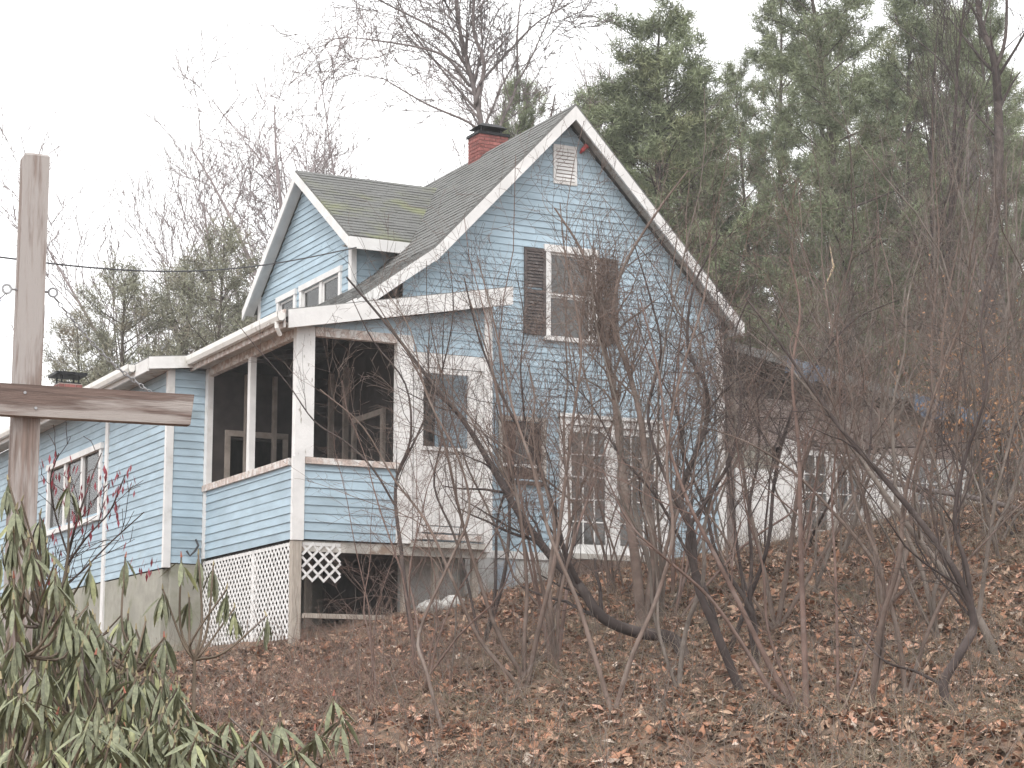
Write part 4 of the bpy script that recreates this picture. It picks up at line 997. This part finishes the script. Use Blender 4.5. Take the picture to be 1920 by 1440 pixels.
place(11, (1290, 1980), (44, 52), (1.15, 1.65), 'tall bare sapling behind the lean-to', 'saplings behind the lean-to')
place(7, (1620, 1980), (36, 44), (.9, 1.3), 'bare sapling right of the lean-to', 'saplings right of the lean-to')
place(10, (1330, 1980), (29, 42), (.8, 1.15), 'slanting sapling in the brush by the lean-to', 'slanting saplings by the lean-to', (1, 3, 5, 7), tilt=.45)
place(6, (640, 1080), (50, 56), (1.0, 1.5), 'bare sapling behind the main roof', 'saplings behind the roof')
# ankle-high seedlings
for i in range(3): protos.append(sapling_mesh(300 + i, 1.3, 4, M['twig'], .5, [(6, (.15, .5), 35, .2, .1, 5), (6, (.06, .2), 40, .1, .1, 4)], (.010, .018)))
for k in range(46):
    px = rg.uniform(560, 1960); Y = rg.uniform(18.5, 34); X = (px - 960) / _f * Y
    if in_house(X, Y): continue
    o = link('bare_seedling', protos[8 + k % 3]); o.location = (X, Y, float(ground(X, Y)) - .02); s_ = rg.uniform(.5, 1.1); o.scale = (s_, s_, s_)
    o.rotation_euler = (0, 0, rg.uniform(0, 6.28)); o['label'] = 'knee high bare seedling among the fallen leaves of the bank'; o['category'] = 'seedling'; o['group'] = 'seedlings on the bank'

# ------------------------------------------------------------------ pines
M['needle'] = material('pine_needles', (0.185, 0.212, 0.125), .7, .32, .8, col2=(0.24, 0.255, 0.145), mix2=(.5, .7), scale2=.5, rnd=.12, spec=.25)
M['needleb'] = material('browning_needles', (0.22, 0.22, 0.16), .75, .3, .8, col2=(0.28, 0.235, 0.18), mix2=(.5, .7), scale2=.6, rnd=.12, spec=.2)
def pine_meshes(seed, H, Rm, dens=1.0, nper=12, nl=.20, nw=.024, nm='needle', z0=.10, PEXP=.62):
    rg = random.Random(seed); T = Twigs(); tufts = []
    tr = wander(rg, (0, 0, -.2), (0, 0, 1), H, 14, .03, .10); T.add(tr, .0115 * H, .02, 8)
    z = H * z0
    while z < H * .99:
        t = z / H; i = min(int(t * 13), 12); f = t * 13 - i
        c = tuple(tr[i][k] * (1 - f) + tr[i + 1][k] * f for k in range(3))
        prof = (1 - t) ** PEXP * (.7 + .3 * min(1, t / .25)) + .05
        nb = int(round(rg.uniform(4.0, 7.2) * dens)); a0 = rg.uniform(0, 6.28)
        for k in range(nb):
            a = a0 + 6.283 * k / nb + rg.gauss(0, .25); l = Rm * prof * rg.choice((.45, .7, .9, 1.0, 1.1, 1.3)) * rg.uniform(.8, 1.1)
            up = .05 + .60 * t + rg.gauss(0, .14)
            q = wander(rg, c, vnorm((math.cos(a), math.sin(a), up)), l, 6, .10, .06)
            r = .005 + .009 * l; T.add(q, r, .005)
            nt_ = int(l * 8.0) + 3
            for _ in range(nt_):
                s_ = rg.uniform(.18, 1.0) ** .75; fi = s_ * 5; i2 = min(int(fi), 4); f2 = fi - i2
                p = tuple(q[i2][m] * (1 - f2) + q[i2 + 1][m] * f2 for m in range(3))
                d = vnorm(tuple(q[i2 + 1][m] - q[i2][m] for m in range(3)))
                d = side_dir(rg, d, R(rg.uniform(20, 75)), .20); l2 = rg.uniform(.25, .75) * (.6 + .6 * (1 - s_))
                w = wander(rg, p, d, l2, 4, .14, .08); T.add(w, .005, .003)
                for m in range(1, 4): tufts.append((w[m], vnorm(tuple(w[m][j] - w[m - 1][j] for j in range(3)))))
        z += rg.uniform(.26, .46) * (H / 15)
    c = np.array([t[0] for t in tufts]); d = np.array([t[1] for t in tufts]); n = len(c)
    r = np.random.RandomState(seed)
    D = d[:, None, :] * .45 + r.normal(0, .62, (n, nper, 3)); D[:, :, 2] += .10; D /= np.linalg.norm(D, axis=2, keepdims=True)
    S_ = np.cross(D, r.normal(0, 1, (n, nper, 3))); S_ /= np.linalg.norm(S_, axis=2, keepdims=True)
    L = nl * r.uniform(.6, 1.25, (n, nper, 1))
    b = c[:, None, :] + r.normal(0, .06, (n, nper, 3))
    V = np.stack([b - S_ * nw / 2, b + S_ * nw / 2, b + D * L], 2).reshape(-1, 3)
    Fq = np.arange(len(V)).reshape(-1, 3)
    return T.mesh('trunk', M['pinebark']), mesh_np('crown', V, Fq, M[nm])
PM = [pine_meshes(1, 16, 3.2, 1.0, PEXP=.50), pine_meshes(2, 18, 4.2, .58), pine_meshes(3, 15, 3.5, .55), pine_meshes(4, 9, 3.0, .55, nm='needleb', nper=7, nl=.17, nw=.018)]
def pine(i, px, Y, ytop, label, H0, group=None, wide=1.0, name='pine_tree'):
    X = (px - 960) / _f * Y; zt = at(px, ytop, Y)[2]; g = float(ground(X, Y)); s_ = (zt - g) / H0
    root = thing(name, label, 'pine tree', (X, Y, g), rg.uniform(0, 6.28), group); root.scale = (s_ * wide, s_ * wide, s_)
    link('trunk', PM[i][0], root); link('crown', PM[i][1], root)
pine(0, 1240, 52, 10, 'dense green pine standing clear against the sky just right of the gable peak', 16, wide=1.25)
pine(1, 1590, 49, -190, 'tall pine with drooping green plumes above the lean-to', 18)
pine(1, 1480, 60, -60, 'pine with a loose crown between the dense pine and the tall plumed one', 18, wide=.9)
pine(2, 1720, 57, -80, 'dark open pine right of the tall plumed pine', 15)
pine(1, 1890, 53, -60, 'green pine at the right edge', 18, wide=.8)
pine(2, 1810, 63, 40, 'sparse pine behind the dark forked trunk at the right', 15)
pine(0, 1135, 60, 175, 'small dark pine peeking over the right slope of the roof', 16, wide=.9)
pine(0, 975, 56, 150, 'slim green pine directly right of the red chimney', 16, wide=.62)
pine(2, 1340, 58, 250, 'low pine filling the gap beside the right roof edge', 15)
pine(2, 1660, 66, 140, 'low pine deep in the woods behind the lean-to', 15)
pine(1, 1420, 55, 110, 'pine with long plumes just right of the dense one', 18, wide=.8)
pine(2, 1560, 70, 20, 'hazy pine seen through the gap left of the tall plumed pine', 15, wide=1.1)
pine(1, 1760, 68, -20, 'hazy pine seen between the dark trunks at the right', 18)
pine(2, 1930, 60, 120, 'low pine behind the beech at the right edge', 15, wide=1.1)
pine(0, 1290, 66, 160, 'narrow pine behind the dense one', 16, wide=1.0)
pine(2, 1180, 68, 230, 'low hazy pine in the notch right of the gable peak', 15)
pine(3, 240, 50, 500, 'browning olive evergreen left of the wing roof, nearest the post', 9)
pine(3, 365, 50, 440, 'tallest browning olive evergreen behind the wing roof', 9, wide=.9)
pine(3, 305, 54, 490, 'browning olive evergreen between the two taller ones left of the dormer', 9)
pine(3, 440, 53, 560, 'low browning evergreen touching the left edge of the dormer', 9)
pine(3, 170, 56, 600, 'low browning shrubby evergreen next to the small brick chimney', 9)

# ------------------------------------------------------------------ bare trees behind
SPEC_TREE = [(1.9, (2.0, 4.8), 36, .20, .08, 9), (2.6, (.9, 2.4), 38, .14, .11, 6), (3.4, (.4, 1.2), 40, .08, .13, 5), (3.0, (.15, .5), 42, .04, .15, 4)]
def bare_tree_mesh(seed, H, mat, stems=1, r=.14, spec=SPEC_TREE, spread=.12):
    rg = random.Random(seed); T = Twigs()
    for k in range(stems):
        a = rg.uniform(0, 6.28); l = 0.02 if stems == 1 else rg.uniform(.05, spread)
        q = wander(rg, (rg.gauss(0, .1), rg.gauss(0, .1), -.2), vnorm((math.cos(a) * l, math.sin(a) * l, 1)), H * rg.uniform(.8, 1.0), 14, .05, .03)
        T.add(q, r * rg.uniform(.7, 1), .012); sprout(T, rg, q, r * .8, .012, 0, spec, .28)
    return T.mesh('trunk', mat)
SPEC_FAR = [(2.2, (2.0, 4.6), 26, .30, .06, 8), (2.6, (.9, 2.4), 30, .22, .08, 6), (3.2, (.4, 1.2), 34, .12, .10, 4)]
RMIN[0] = .0075
BT = [bare_tree_mesh(31, 14, M['fartwig2'], 5, .10, SPEC_FAR, .30), bare_tree_mesh(32, 14, M['fartwig2'], 2, .13, SPEC_TREE, .12), bare_tree_mesh(33, 15, M['fartwig'], 1, .16), bare_tree_mesh(34, 15, M['twig3'], 2, .15, SPEC_FAR, .15)]
def btree(i, px, Y, ytop, label, H0, wide=1.0, rot=None, group=None):
    X = (px - 960) / _f * Y; zt = at(px, ytop, Y)[2]; g = float(ground(X, Y)); s_ = (zt - g) / H0
    root = thing('bare_tree', label, 'tree', (X, Y, g), rg.uniform(0, 6.28) if rot is None else rot, group); root.scale = (s_ * wide, s_ * wide, s_)
    link('trunk_and_branches', BT[i], root)
btree(0, 330, 66, 205, 'pale many stemmed bare tree against the white sky left of the house', 14, 1.35)
btree(1, 590, 62, 100, 'pale bare tree behind the dormer roof', 14, 1.3)
btree(1, 500, 70, 200, 'faint bare tree left of the dormer peak', 14, 1.0, 2.0)
btree(1, 700, 72, 60, 'faint bare tree between dormer and big bare tree', 14, .9, 4.0)
btree(2, 745, 54, -60, 'wide crowned bare tree between dormer and chimney', 15, 1.45, 3.3)
btree(1, 790, 58, 90, 'grey bare tree left of the chimney with a hazy spreading crown', 14, 1.15, 1.2)
btree(2, 640, 66, 130, 'slim bare tree rising above the dormer ridge', 15, .9, .7)
btree(0, 1060, 74, 40, 'faint slender stemmed tree behind the gable peak', 14, .7)
btree(2, 1480, 56, -120, 'grey bare tree crossing between the dense pine and the plumed pine', 15, 1.1)
btree(3, 1770, 47, -140, 'dark bare trunk rising beside the open pine', 15, .8)
btree(2, 1950, 50, -60, 'grey bare tree at the right edge', 15, .9)
RMIN[0] = .0095
S('bare_tree', 'big grey bare tree with forked trunk rising behind the chimney', 'tree', M['fartwig'],
  [([(930, 560), (915, 330), (905, 250), (894, 190), (876, 115), (862, 55), (852, -40), (856, -160)], .100, .03, .5),
   ([(893, 190), (908, 120), (888, 55), (895, -40), (930, -150)], .065, .025, -1.0),
   ([(868, 115), (840, 70), (790, 40), (720, 5), (640, -40)], .055, .012, 1.0),
   ([(880, 160), (840, 110), (790, 90), (700, 75), (650, 70)], .050, .010, -.8),
   ([(898, 210), (870, 180), (820, 120), (775, 60), (740, -10)], .045, .012, 1.2),
   ([(908, 260), (880, 230), (800, 195), (715, 145)], .050, .014, -1.2),
   ([(920, 300), (940, 230), (968, 160), (970, 60), (980, -40)], .055, .014, .8),
   ([(905, 150), (960, 90), (1010, 40), (1080, 0)], .045, .012, .8), ([(968, 160), (1000, 100), (1030, 30), (1060, -40)], .030, .010, -.5)],
  spec=[(3.4, (1.0, 3.4), 42, .12, .10, 7), (3.8, (.5, 1.7), 42, .08, .13, 5), (4.2, (.2, .75), 44, .03, .16, 4)], seed=40, t0=.35, Y=50)
S('bare_tree', 'dark bare tree forking high up near the right edge', 'tree', M['twig3'],
  [([(1850, 900), (1858, 500), (1872, 300), (1870, 180), (1862, 105), (1838, 40), (1828, -60)], .16, .05, .4),
   ([(1866, 130), (1885, 70), (1888, -40)], .06, .03, .5), ([(1868, 150), (1905, 90), (1940, 30)], .05, .02, -.5),
   ([(1872, 260), (1820, 200), (1770, 120), (1700, 60)], .04, .012, .5)],
  spec=[(1.2, (.8, 2.4), 38, .18, .08, 7), (2.0, (.5, 1.4), 38, .12, .11, 5), (2.0, (.2, .6), 40, .05, .14, 4)], seed=41, t0=.35, Y=46)

RMIN[0] = .0022
# beech saplings that kept their orange brown leaves
M['beech'] = material('withered_beech_leaf', (0.36, 0.20, 0.105), .8, .3, 5, col2=(0.28, 0.12, 0.07), mix2=(.5, .7), scale2=2, rnd=.1)
def leaf_cloud(seed, n, c, sd, s0, s1, mat, name='leaves'):
    r = np.random.RandomState(seed); P = r.normal(0, 1, (n, 3)) * np.array(sd) + np.array(c)
    D = r.normal(0, 1, (n, 3)); D[:, 2] -= .8; D /= np.linalg.norm(D, axis=1, keepdims=True)
    S_ = np.cross(D, r.normal(0, 1, (n, 3))); S_ /= np.linalg.norm(S_, axis=1, keepdims=True); L = r.uniform(s0, s1, (n, 1)); W = L * .28
    N_ = np.cross(D, S_)
    V = np.stack([P, P + D * L * .5 + S_ * W + N_ * W * .4, P + D * L, P + D * L * .5 - S_ * W + N_ * W * .4], 1).reshape(-1, 3)
    b = np.arange(n)[:, None] * 4; Fq = np.concatenate([b + [[0, 1, 2]], b + [[0, 2, 3]]], 1).reshape(-1, 3)
    return mesh_np(name, V, Fq, mat)
for k, (px, Y, h, lab) in enumerate([(1840, 42, 3.6, 'beech with withered orange leaves at the right, above the leaning branches'), (1905, 40, 3.0, 'beech with withered orange leaves cut by the right edge'),
                                     (1870, 37, 2.0, 'low beech with withered orange leaves at the right edge of the bank'), (1770, 45, 3.0, 'small beech with sparse orange leaves beyond the lean-to corner')]):
    X = (px - 960) / _f * Y; g = float(ground(X, Y)); root = thing('beech_tree', lab, 'tree', (X, Y, g), k * 1.3)
    link('stems', sapling_mesh(400 + k, h * 1.35, 3, M['twig2'], .2, SPEC_LIGHT), root)
    link('leaves', leaf_cloud(50 + k, 900, (0, 0, h * .72), (.75, .75, h * .26), .06, .11, M['beech']), root, kind='stuff')

# ------------------------------------------------------------------ timber sign post in front
pc = at(66, 292, 8.5); px_, py_ = pc[0], 8.5; pg = float(ground(px_, py_)) - .05
post = thing('sign_post', 'weathered timber post with a crossarm and chains, standing at the left', 'post', (px_, py_, pg), R(22))
tz = pc[2] - pg; az = at(85, 757, 8.5)[2] - pg
b = MB(); w_ = .052
for z0, z1, ww in ((0, tz - .012, w_),): b.box(-ww, ww, -ww, ww, z0, z1)
b.hexa([(-w_, -w_, tz - .012), (w_, -w_, tz - .012), (w_, w_, tz - .012), (-w_, w_, tz - .012), (-w_ + .01, -w_ + .01, tz), (w_ - .01, -w_ + .01, tz - .003), (w_ - .01, w_ - .01, tz), (-w_ + .01, w_ - .01, tz + .003)])
b.build('upright', M['postwood'], post)
b = MB(); b.hexa([(-.75, -.094, az - .064), (.655, -.094, az - .062), (.655, -.030, az - .062), (-.75, -.030, az - .064), (-.75, -.094, az + .064), (.668, -.094, az + .064), (.668, -.030, az + .064), (-.75, -.030, az + .064)])
b.build('crossarm', M['armwood'], post)
for dx, dz in ((-.02, .03), (.025, -.03)):
    b = MB(); b.tube([(dx, -.094, az + dz), (dx, -.098, az + dz)], .006, 8); b.build('bolt_head', M['steel'], post)
ez = at(95, 545, 8.5)[2] - pg
for s_ in (-1, 1):
    b = MB(); b.tube([(s_ * .05, 0, ez), (s_ * .075, 0, ez)], .005, 6); b.torus((s_ * .093, 0, ez), .018, .0045, (0, 1, 0), 12, 6); b.build('eye_bolt', M['steel'], post)
    b = MB(); A_ = np.array([s_ * .10, 0, ez - .02]); B_ = np.array([s_ * .50, -.05, az + .065]); n = 24
    for i in range(n):
        t = (i + .5) / n; c = A_ * (1 - t) + B_ * t; c[2] -= .035 * math.sin(math.pi * t)
        dr = B_ - A_; b.torus(c, .0075, .0026, (0, 1, 0) if i % 2 else np.cross(dr, (0, 1, 0)), 8, 4, 1.7, dr)
    b.build('chain', M['steel'], post)

# power line
b = MB(); P = []
A_, B_ = at(-60, 474, 24), at(668, 464, 33.2)
for i in range(25):
    t = i / 24; p = A_ * (1 - t) + B_ * t; p[2] -= .30 * math.sin(math.pi * t) * 1.0; P.append(p)
b.tube(P, .011, 6)
o = b.build('power_line', M['wire']); o['label'] = 'black power line sagging across the sky from the left to the dormer'; o['category'] = 'cable'

# ------------------------------------------------------------------ rhododendrons in the lower left
M['rleaf'] = material('rhododendron_leaf', (0.142, 0.152, 0.088), .55, .3, 9, col2=(0.215, 0.215, 0.13), mix2=(.5, .7), scale2=5, rnd=.28, spec=.5)
M['rleaf2'] = material('yellowing_rhododendron_leaf', (0.25, 0.26, 0.13), .5, .2, 9, rnd=.2, spec=.4)
M['rbud'] = material('rhododendron_bud', (0.26, 0.22, 0.13), .7, .2, 9, rnd=.25)
M['rbudred'] = material('red_rhododendron_bud', (0.27, 0.10, 0.07), .7, .2, 9, rnd=.2)
M['rstem'] = bark('rhododendron_stem', (0.16, 0.125, 0.095))
def rleaf_mesh(mat, curl):
    V = []; st = [(0, .006), (.12, .008), (.2, .042), (.42, .072), (.68, .068), (.88, .036), (1.0, .0)]
    for t, w_ in st:
        x = t; z = -curl * t * t
        V += [(x, w_, z + w_ * .35), (x, 0, z), (x, -w_, z + w_ * .35)]
    Fq = []
    for i in range(len(st) - 1):
        for j in range(2): Fq.append([i * 3 + j, i * 3 + j + 1, (i + 1) * 3 + j + 1, (i + 1) * 3 + j])
    return mesh_np('leaf', np.array(V), np.array(Fq), mat, smooth_=True)
RL = [rleaf_mesh(M['rleaf'], .10), rleaf_mesh(M['rleaf'], .25), rleaf_mesh(M['rleaf'], .0), rleaf_mesh(M['rleaf2'], .15)]
budm = MB(); budm.tube([(0, 0, 0), (0, 0, .008), (0, 0, .016), (0, 0, .024)], .005, 6, .0015)
def bush(label, base, whorls, seed, droop=(58, 84), ls=(.095, .14)):
    """whorls: list of (pixel x, pixel y, distance)"""
    rg = random.Random(seed)
    B = np.array([base[0], base[1], float(ground(base[0], base[1]))]); root = thing('rhododendron', label, 'shrub', tuple(B), 0)
    T = Twigs(); heads = []
    W_ = [at(x, y, Y) - B for x, y, Y in whorls]
    hubs = [np.array(c) + np.array([rg.uniform(-.22, .10), rg.uniform(-.1, .1), rg.uniform(-.38, -.20)]) for c in rg.sample(W_, max(4, len(W_) // 4))]
    for h in hubs: T.add(spline([(0, 0, -.05), tuple(h * .45 + np.array([rg.gauss(0, .10), rg.gauss(0, .08), -.05])), tuple(h)], 5), .016, .007)
    for c in W_:
        hub = min(hubs, key=lambda h: np.linalg.norm(h - c) + (.6 if h[2] > c[2] - .08 else 0))
        mid = hub * .55 + c * .45 + np.array([rg.gauss(0, .03), rg.gauss(0, .03), -.05])
        T.add(spline([tuple(hub), tuple(mid), tuple(c)], 4), .007, .004); heads.append(c)
    link('branches', T.mesh('branches', M['rstem']), root)
    for c in heads:
        o = link('bud', (bud_r if rg.random() < .07 else bud_y), root); o.location = tuple(c); o.rotation_euler = (rg.gauss(0, .2), rg.gauss(0, .2), 0)
        n = rg.randint(7, 10); a0 = rg.uniform(0, 6.28); dr0 = rg.uniform(*droop)
        for k in range(n):
            s_ = rg.uniform(*ls); o = link('leaf', RL[3] if rg.random() < .10 else RL[rg.randrange(3)], root)
            o.location = tuple(c + np.array([0, 0, -.004 * k])); o.scale = (s_, s_, s_)
            o.rotation_euler = Euler((rg.gauss(0, .35), R(min(88, dr0 + rg.gauss(0, 12))), a0 + 6.283 * k / n + rg.gauss(0, .25)), 'XYZ')
    return root
def bud_mesh(n, m):
    me = bpy.data.meshes.new(n); me.from_pydata(budm.v, [], budm.n); me.materials.append(m); return me
bud_y, bud_r = bud_mesh('bud', M['rbud']), bud_mesh('bud', M['rbudred'])
rw = random.Random(8)
def fill(n, poly, Yr):
    """whorl positions scattered inside a photo region given by (x, ytop, ybottom) stations"""
    res = []
    xs = [p[0] for p in poly]
    while len(res) < n:
        x = rw.uniform(xs[0], xs[-1]); yt = np.interp(x, xs, [p[1] for p in poly]); yb = np.interp(x, xs, [p[2] for p in poly])
        res.append((x, rw.uniform(yt, yb), rw.uniform(*Yr)))
    return res
bush('tall rhododendron with drooping leaves around the foot of the timber post', (-1.75, 7.6),
     [(130, 905, 7.6), (40, 940, 7.4), (15, 900, 7.8), (170, 1060, 7.5), (60, 1030, 7.4), (110, 1110, 7.5), (20, 1080, 7.3), (75, 965, 7.6)] + fill(28, [(-20, 930, 1300), (60, 960, 1300), (150, 1080, 1330), (190, 1150, 1330)], (7.0, 8.0)), 1)
bush('rhododendron with hanging leaf clusters in front of the grey foundation', (-1.15, 8.4),
     [(235, 1045, 8.3), (340, 1045, 8.3), (372, 1040, 8.4), (425, 1105, 8.3), (500, 1155, 8.4), (305, 1105, 8.3), (355, 1120, 8.4), (400, 1060, 8.5), (255, 1180, 8.2), (180, 1185, 8.2), (240, 1150, 8.3), (440, 1140, 8.4)] + fill(24, [(150, 1180, 1380), (250, 1190, 1400), (345, 1270, 1420)], (7.9, 8.7)), 2)
bush('low rhododendron spreading along the bottom edge with shiny leaves', (-.95, 7.2),
     [(625, 1305, 7.6), (525, 1345, 7.5), (430, 1345, 7.4), (590, 1370, 7.4), (470, 1390, 7.3), (390, 1390, 7.2), (360, 1345, 7.3), (550, 1420, 7.2), (640, 1340, 7.5), (490, 1360, 7.4)] + fill(24, [(300, 1370, 1470), (400, 1350, 1470), (560, 1390, 1470)], (6.9, 7.6)), 3, (25, 60))
bush('rhododendron in the very corner of the picture with broad pale leaves', (-1.3, 6.3),
     fill(36, [(-20, 1230, 1450), (120, 1250, 1450), (250, 1330, 1460)], (6.0, 6.8)), 4, (35, 75))
bush('rhododendron filling the middle of the thicket below the burgundy shrub', (-1.3, 7.2),
     fill(36, [(90, 1190, 1440), (200, 1180, 1440), (330, 1270, 1440)], (6.9, 7.7)), 5, (50, 84))
bush('rhododendron half hidden behind the post and its neighbours', (-1.9, 8.8),
     fill(36, [(-20, 1060, 1300), (130, 1140, 1320), (300, 1210, 1330)], (8.5, 9.3)), 6, (50, 84), (.095, .13))
bush('rhododendron leaning over the bottom edge between the corner and the shiny one', (-.95, 6.6),
     fill(34, [(180, 1330, 1460), (300, 1320, 1460), (400, 1390, 1470)], (6.3, 6.9)), 7, (30, 75))

bush('rhododendron with small drooping clusters between the post and the concrete foundation', (-1.3, 8.2),
     fill(32, [(60, 1090, 1300), (180, 1130, 1300), (340, 1190, 1330)], (7.9, 8.8)), 8, (60, 85))
bush('leafy rhododendron hugging the left edge below the crossarm', (-1.85, 7.1),
     fill(32, [(-25, 960, 1250), (60, 1010, 1280), (170, 1160, 1330)], (6.8, 7.5)), 9, (55, 84))
bush('rhododendron at the right flank of the clump above the shiny low one', (-1.05, 7.6),
     fill(32, [(200, 1230, 1430), (300, 1260, 1430), (365, 1310, 1440)], (7.2, 8.0)), 10, (50, 82))
bush('rhododendron in the front row at the bottom left', (-1.35, 6.7),
     fill(32, [(-20, 1300, 1470), (150, 1290, 1470), (320, 1340, 1470)], (6.4, 7.0)), 11, (40, 80))

# shrub with drooping burgundy leaves
M['burg'] = material('burgundy_leaf', (0.17, 0.035, 0.045), .6, .3, 6, rnd=.2)
def burg(root, B, rg):
    T = []; 
    cs = [(60, 905), (95, 885), (130, 930), (150, 960), (185, 900), (205, 935), (225, 905), (240, 890), (170, 985), (90, 1000), (215, 970), (40, 1000), (130, 890), (75, 1060), (265, 1062)]
    V = []; Fq = []
    r = np.random.RandomState(5)
    for i, (x, y) in enumerate(cs):
        c = at(x, y, 9.9 + r.uniform(-.2, .2)) - B; n = 14
        for k in range(n):
            p = c + r.normal(0, .04, 3); L = r.uniform(.03, .055); a = r.uniform(0, 6.28)
            d = np.array([.3 * math.cos(a), .3 * math.sin(a), -1]); s_ = np.array([-math.sin(a), math.cos(a), 0]) * L * .13; b_ = len(V)
            V += [p, p + d * L * .5 + s_, p + d * L, p + d * L * .5 - s_]; Fq += [[b_, b_ + 1, b_ + 2], [b_, b_ + 2, b_ + 3]]
    link('leaves', mesh_np('leaves', np.array(V), np.array(Fq), M['burg']), root, kind='stuff')
S('burgundy_shrub', 'dark stemmed shrub with drooping burgundy leaves in front of the left wing window', 'shrub', M['twig3'],
  [([(88, 1230), (100, 1165), (118, 1100), (128, 1040), (145, 975), (170, 900), (190, 850)], .014, .003, .2),
   ([(110, 1120), (75, 1050), (50, 980), (40, 900)], .008, .003, .2), ([(125, 1060), (160, 1010), (205, 960), (235, 890)], .008, .003, -.2),
   ([(118, 1100), (165, 1060), (215, 1010), (270, 960)], .008, .003, .2), ([(128, 1040), (105, 970), (95, 900), (110, 850)], .007, .003, -.2)],
  spec=[(9, (.12, .36), 34, .2, .1, 5), (8, (.06, .18), 38, .1, .12, 4)], seed=51, t0=.3, Y=9.9, extra=burg)

# stones and a block under the porch
def stone(px, py, s_, seed, label, flat=.6):
    p = hit(px, py); r = np.random.RandomState(seed)
    bm_ = MB(); n, m = 9, 6; V = []; Fq = []
    for i in range(m + 1):
        th = math.pi * i / m
        for j in range(n):
            a = 2 * math.pi * j / n; k = 1 + r.uniform(-.16, .16)
            V.append((s_ * k * math.sin(th) * math.cos(a), s_ * k * math.sin(th) * math.sin(a), s_ * flat * k * math.cos(th)))
    for i in range(m):
        for j in range(n): Fq.append([i * n + j, i * n + (j + 1) % n, (i + 1) * n + (j + 1) % n, (i + 1) * n + j][::-1])
    o = link('stone', mesh_np('stone', np.array(V), np.array(Fq), M['stone'])); o.location = tuple(p + np.array([0, 0, s_ * flat * .35])); o['label'] = label; o['category'] = 'stone'
stone(812, 1148, .24, 1, 'larger pale stone lying below the porch door'); stone(848, 1140, .20, 2, 'pale stone right of the larger one below the porch door', .7)
stone(688, 1130, .34, 3, 'low grey boulder at the edge of the dark space under the porch', .5)
# snapped pale stick hanging in the thicket
b = MB(); Y = 33.5
b.tube([at(1545, 542, Y), at(1563, 500, Y)], .010, 6, .018); b.tube([at(1563, 500, Y), at(1556, 462, Y)], .018, 6, .006)
o = b.build('snapped_stick', M['fineyellow']); o['label'] = 'pale freshly snapped stick hanging among the brown twigs'; o['category'] = 'stick'

# ------------------------------------------------------------------ thin haze volume added to lift dark tones and soften far trees
hz = bpy.data.materials.new('tone_lift_haze'); hz.use_nodes = True; hz.node_tree.nodes.clear()
ho = hz.node_tree.nodes.new('ShaderNodeOutputMaterial'); hv = hz.node_tree.nodes.new('ShaderNodeVolumePrincipled')
hv.inputs['Color'].default_value = (0.95, 0.96, 0.97, 1); hv.inputs['Density'].default_value = 0.0009; hv.inputs['Anisotropy'].default_value = 0.2
hz.node_tree.links.new(hv.outputs[0], ho.inputs['Volume'])
MB().box(-760, 800, -80, 1060, -3, 45).build('haze', hz, kind='stuff')
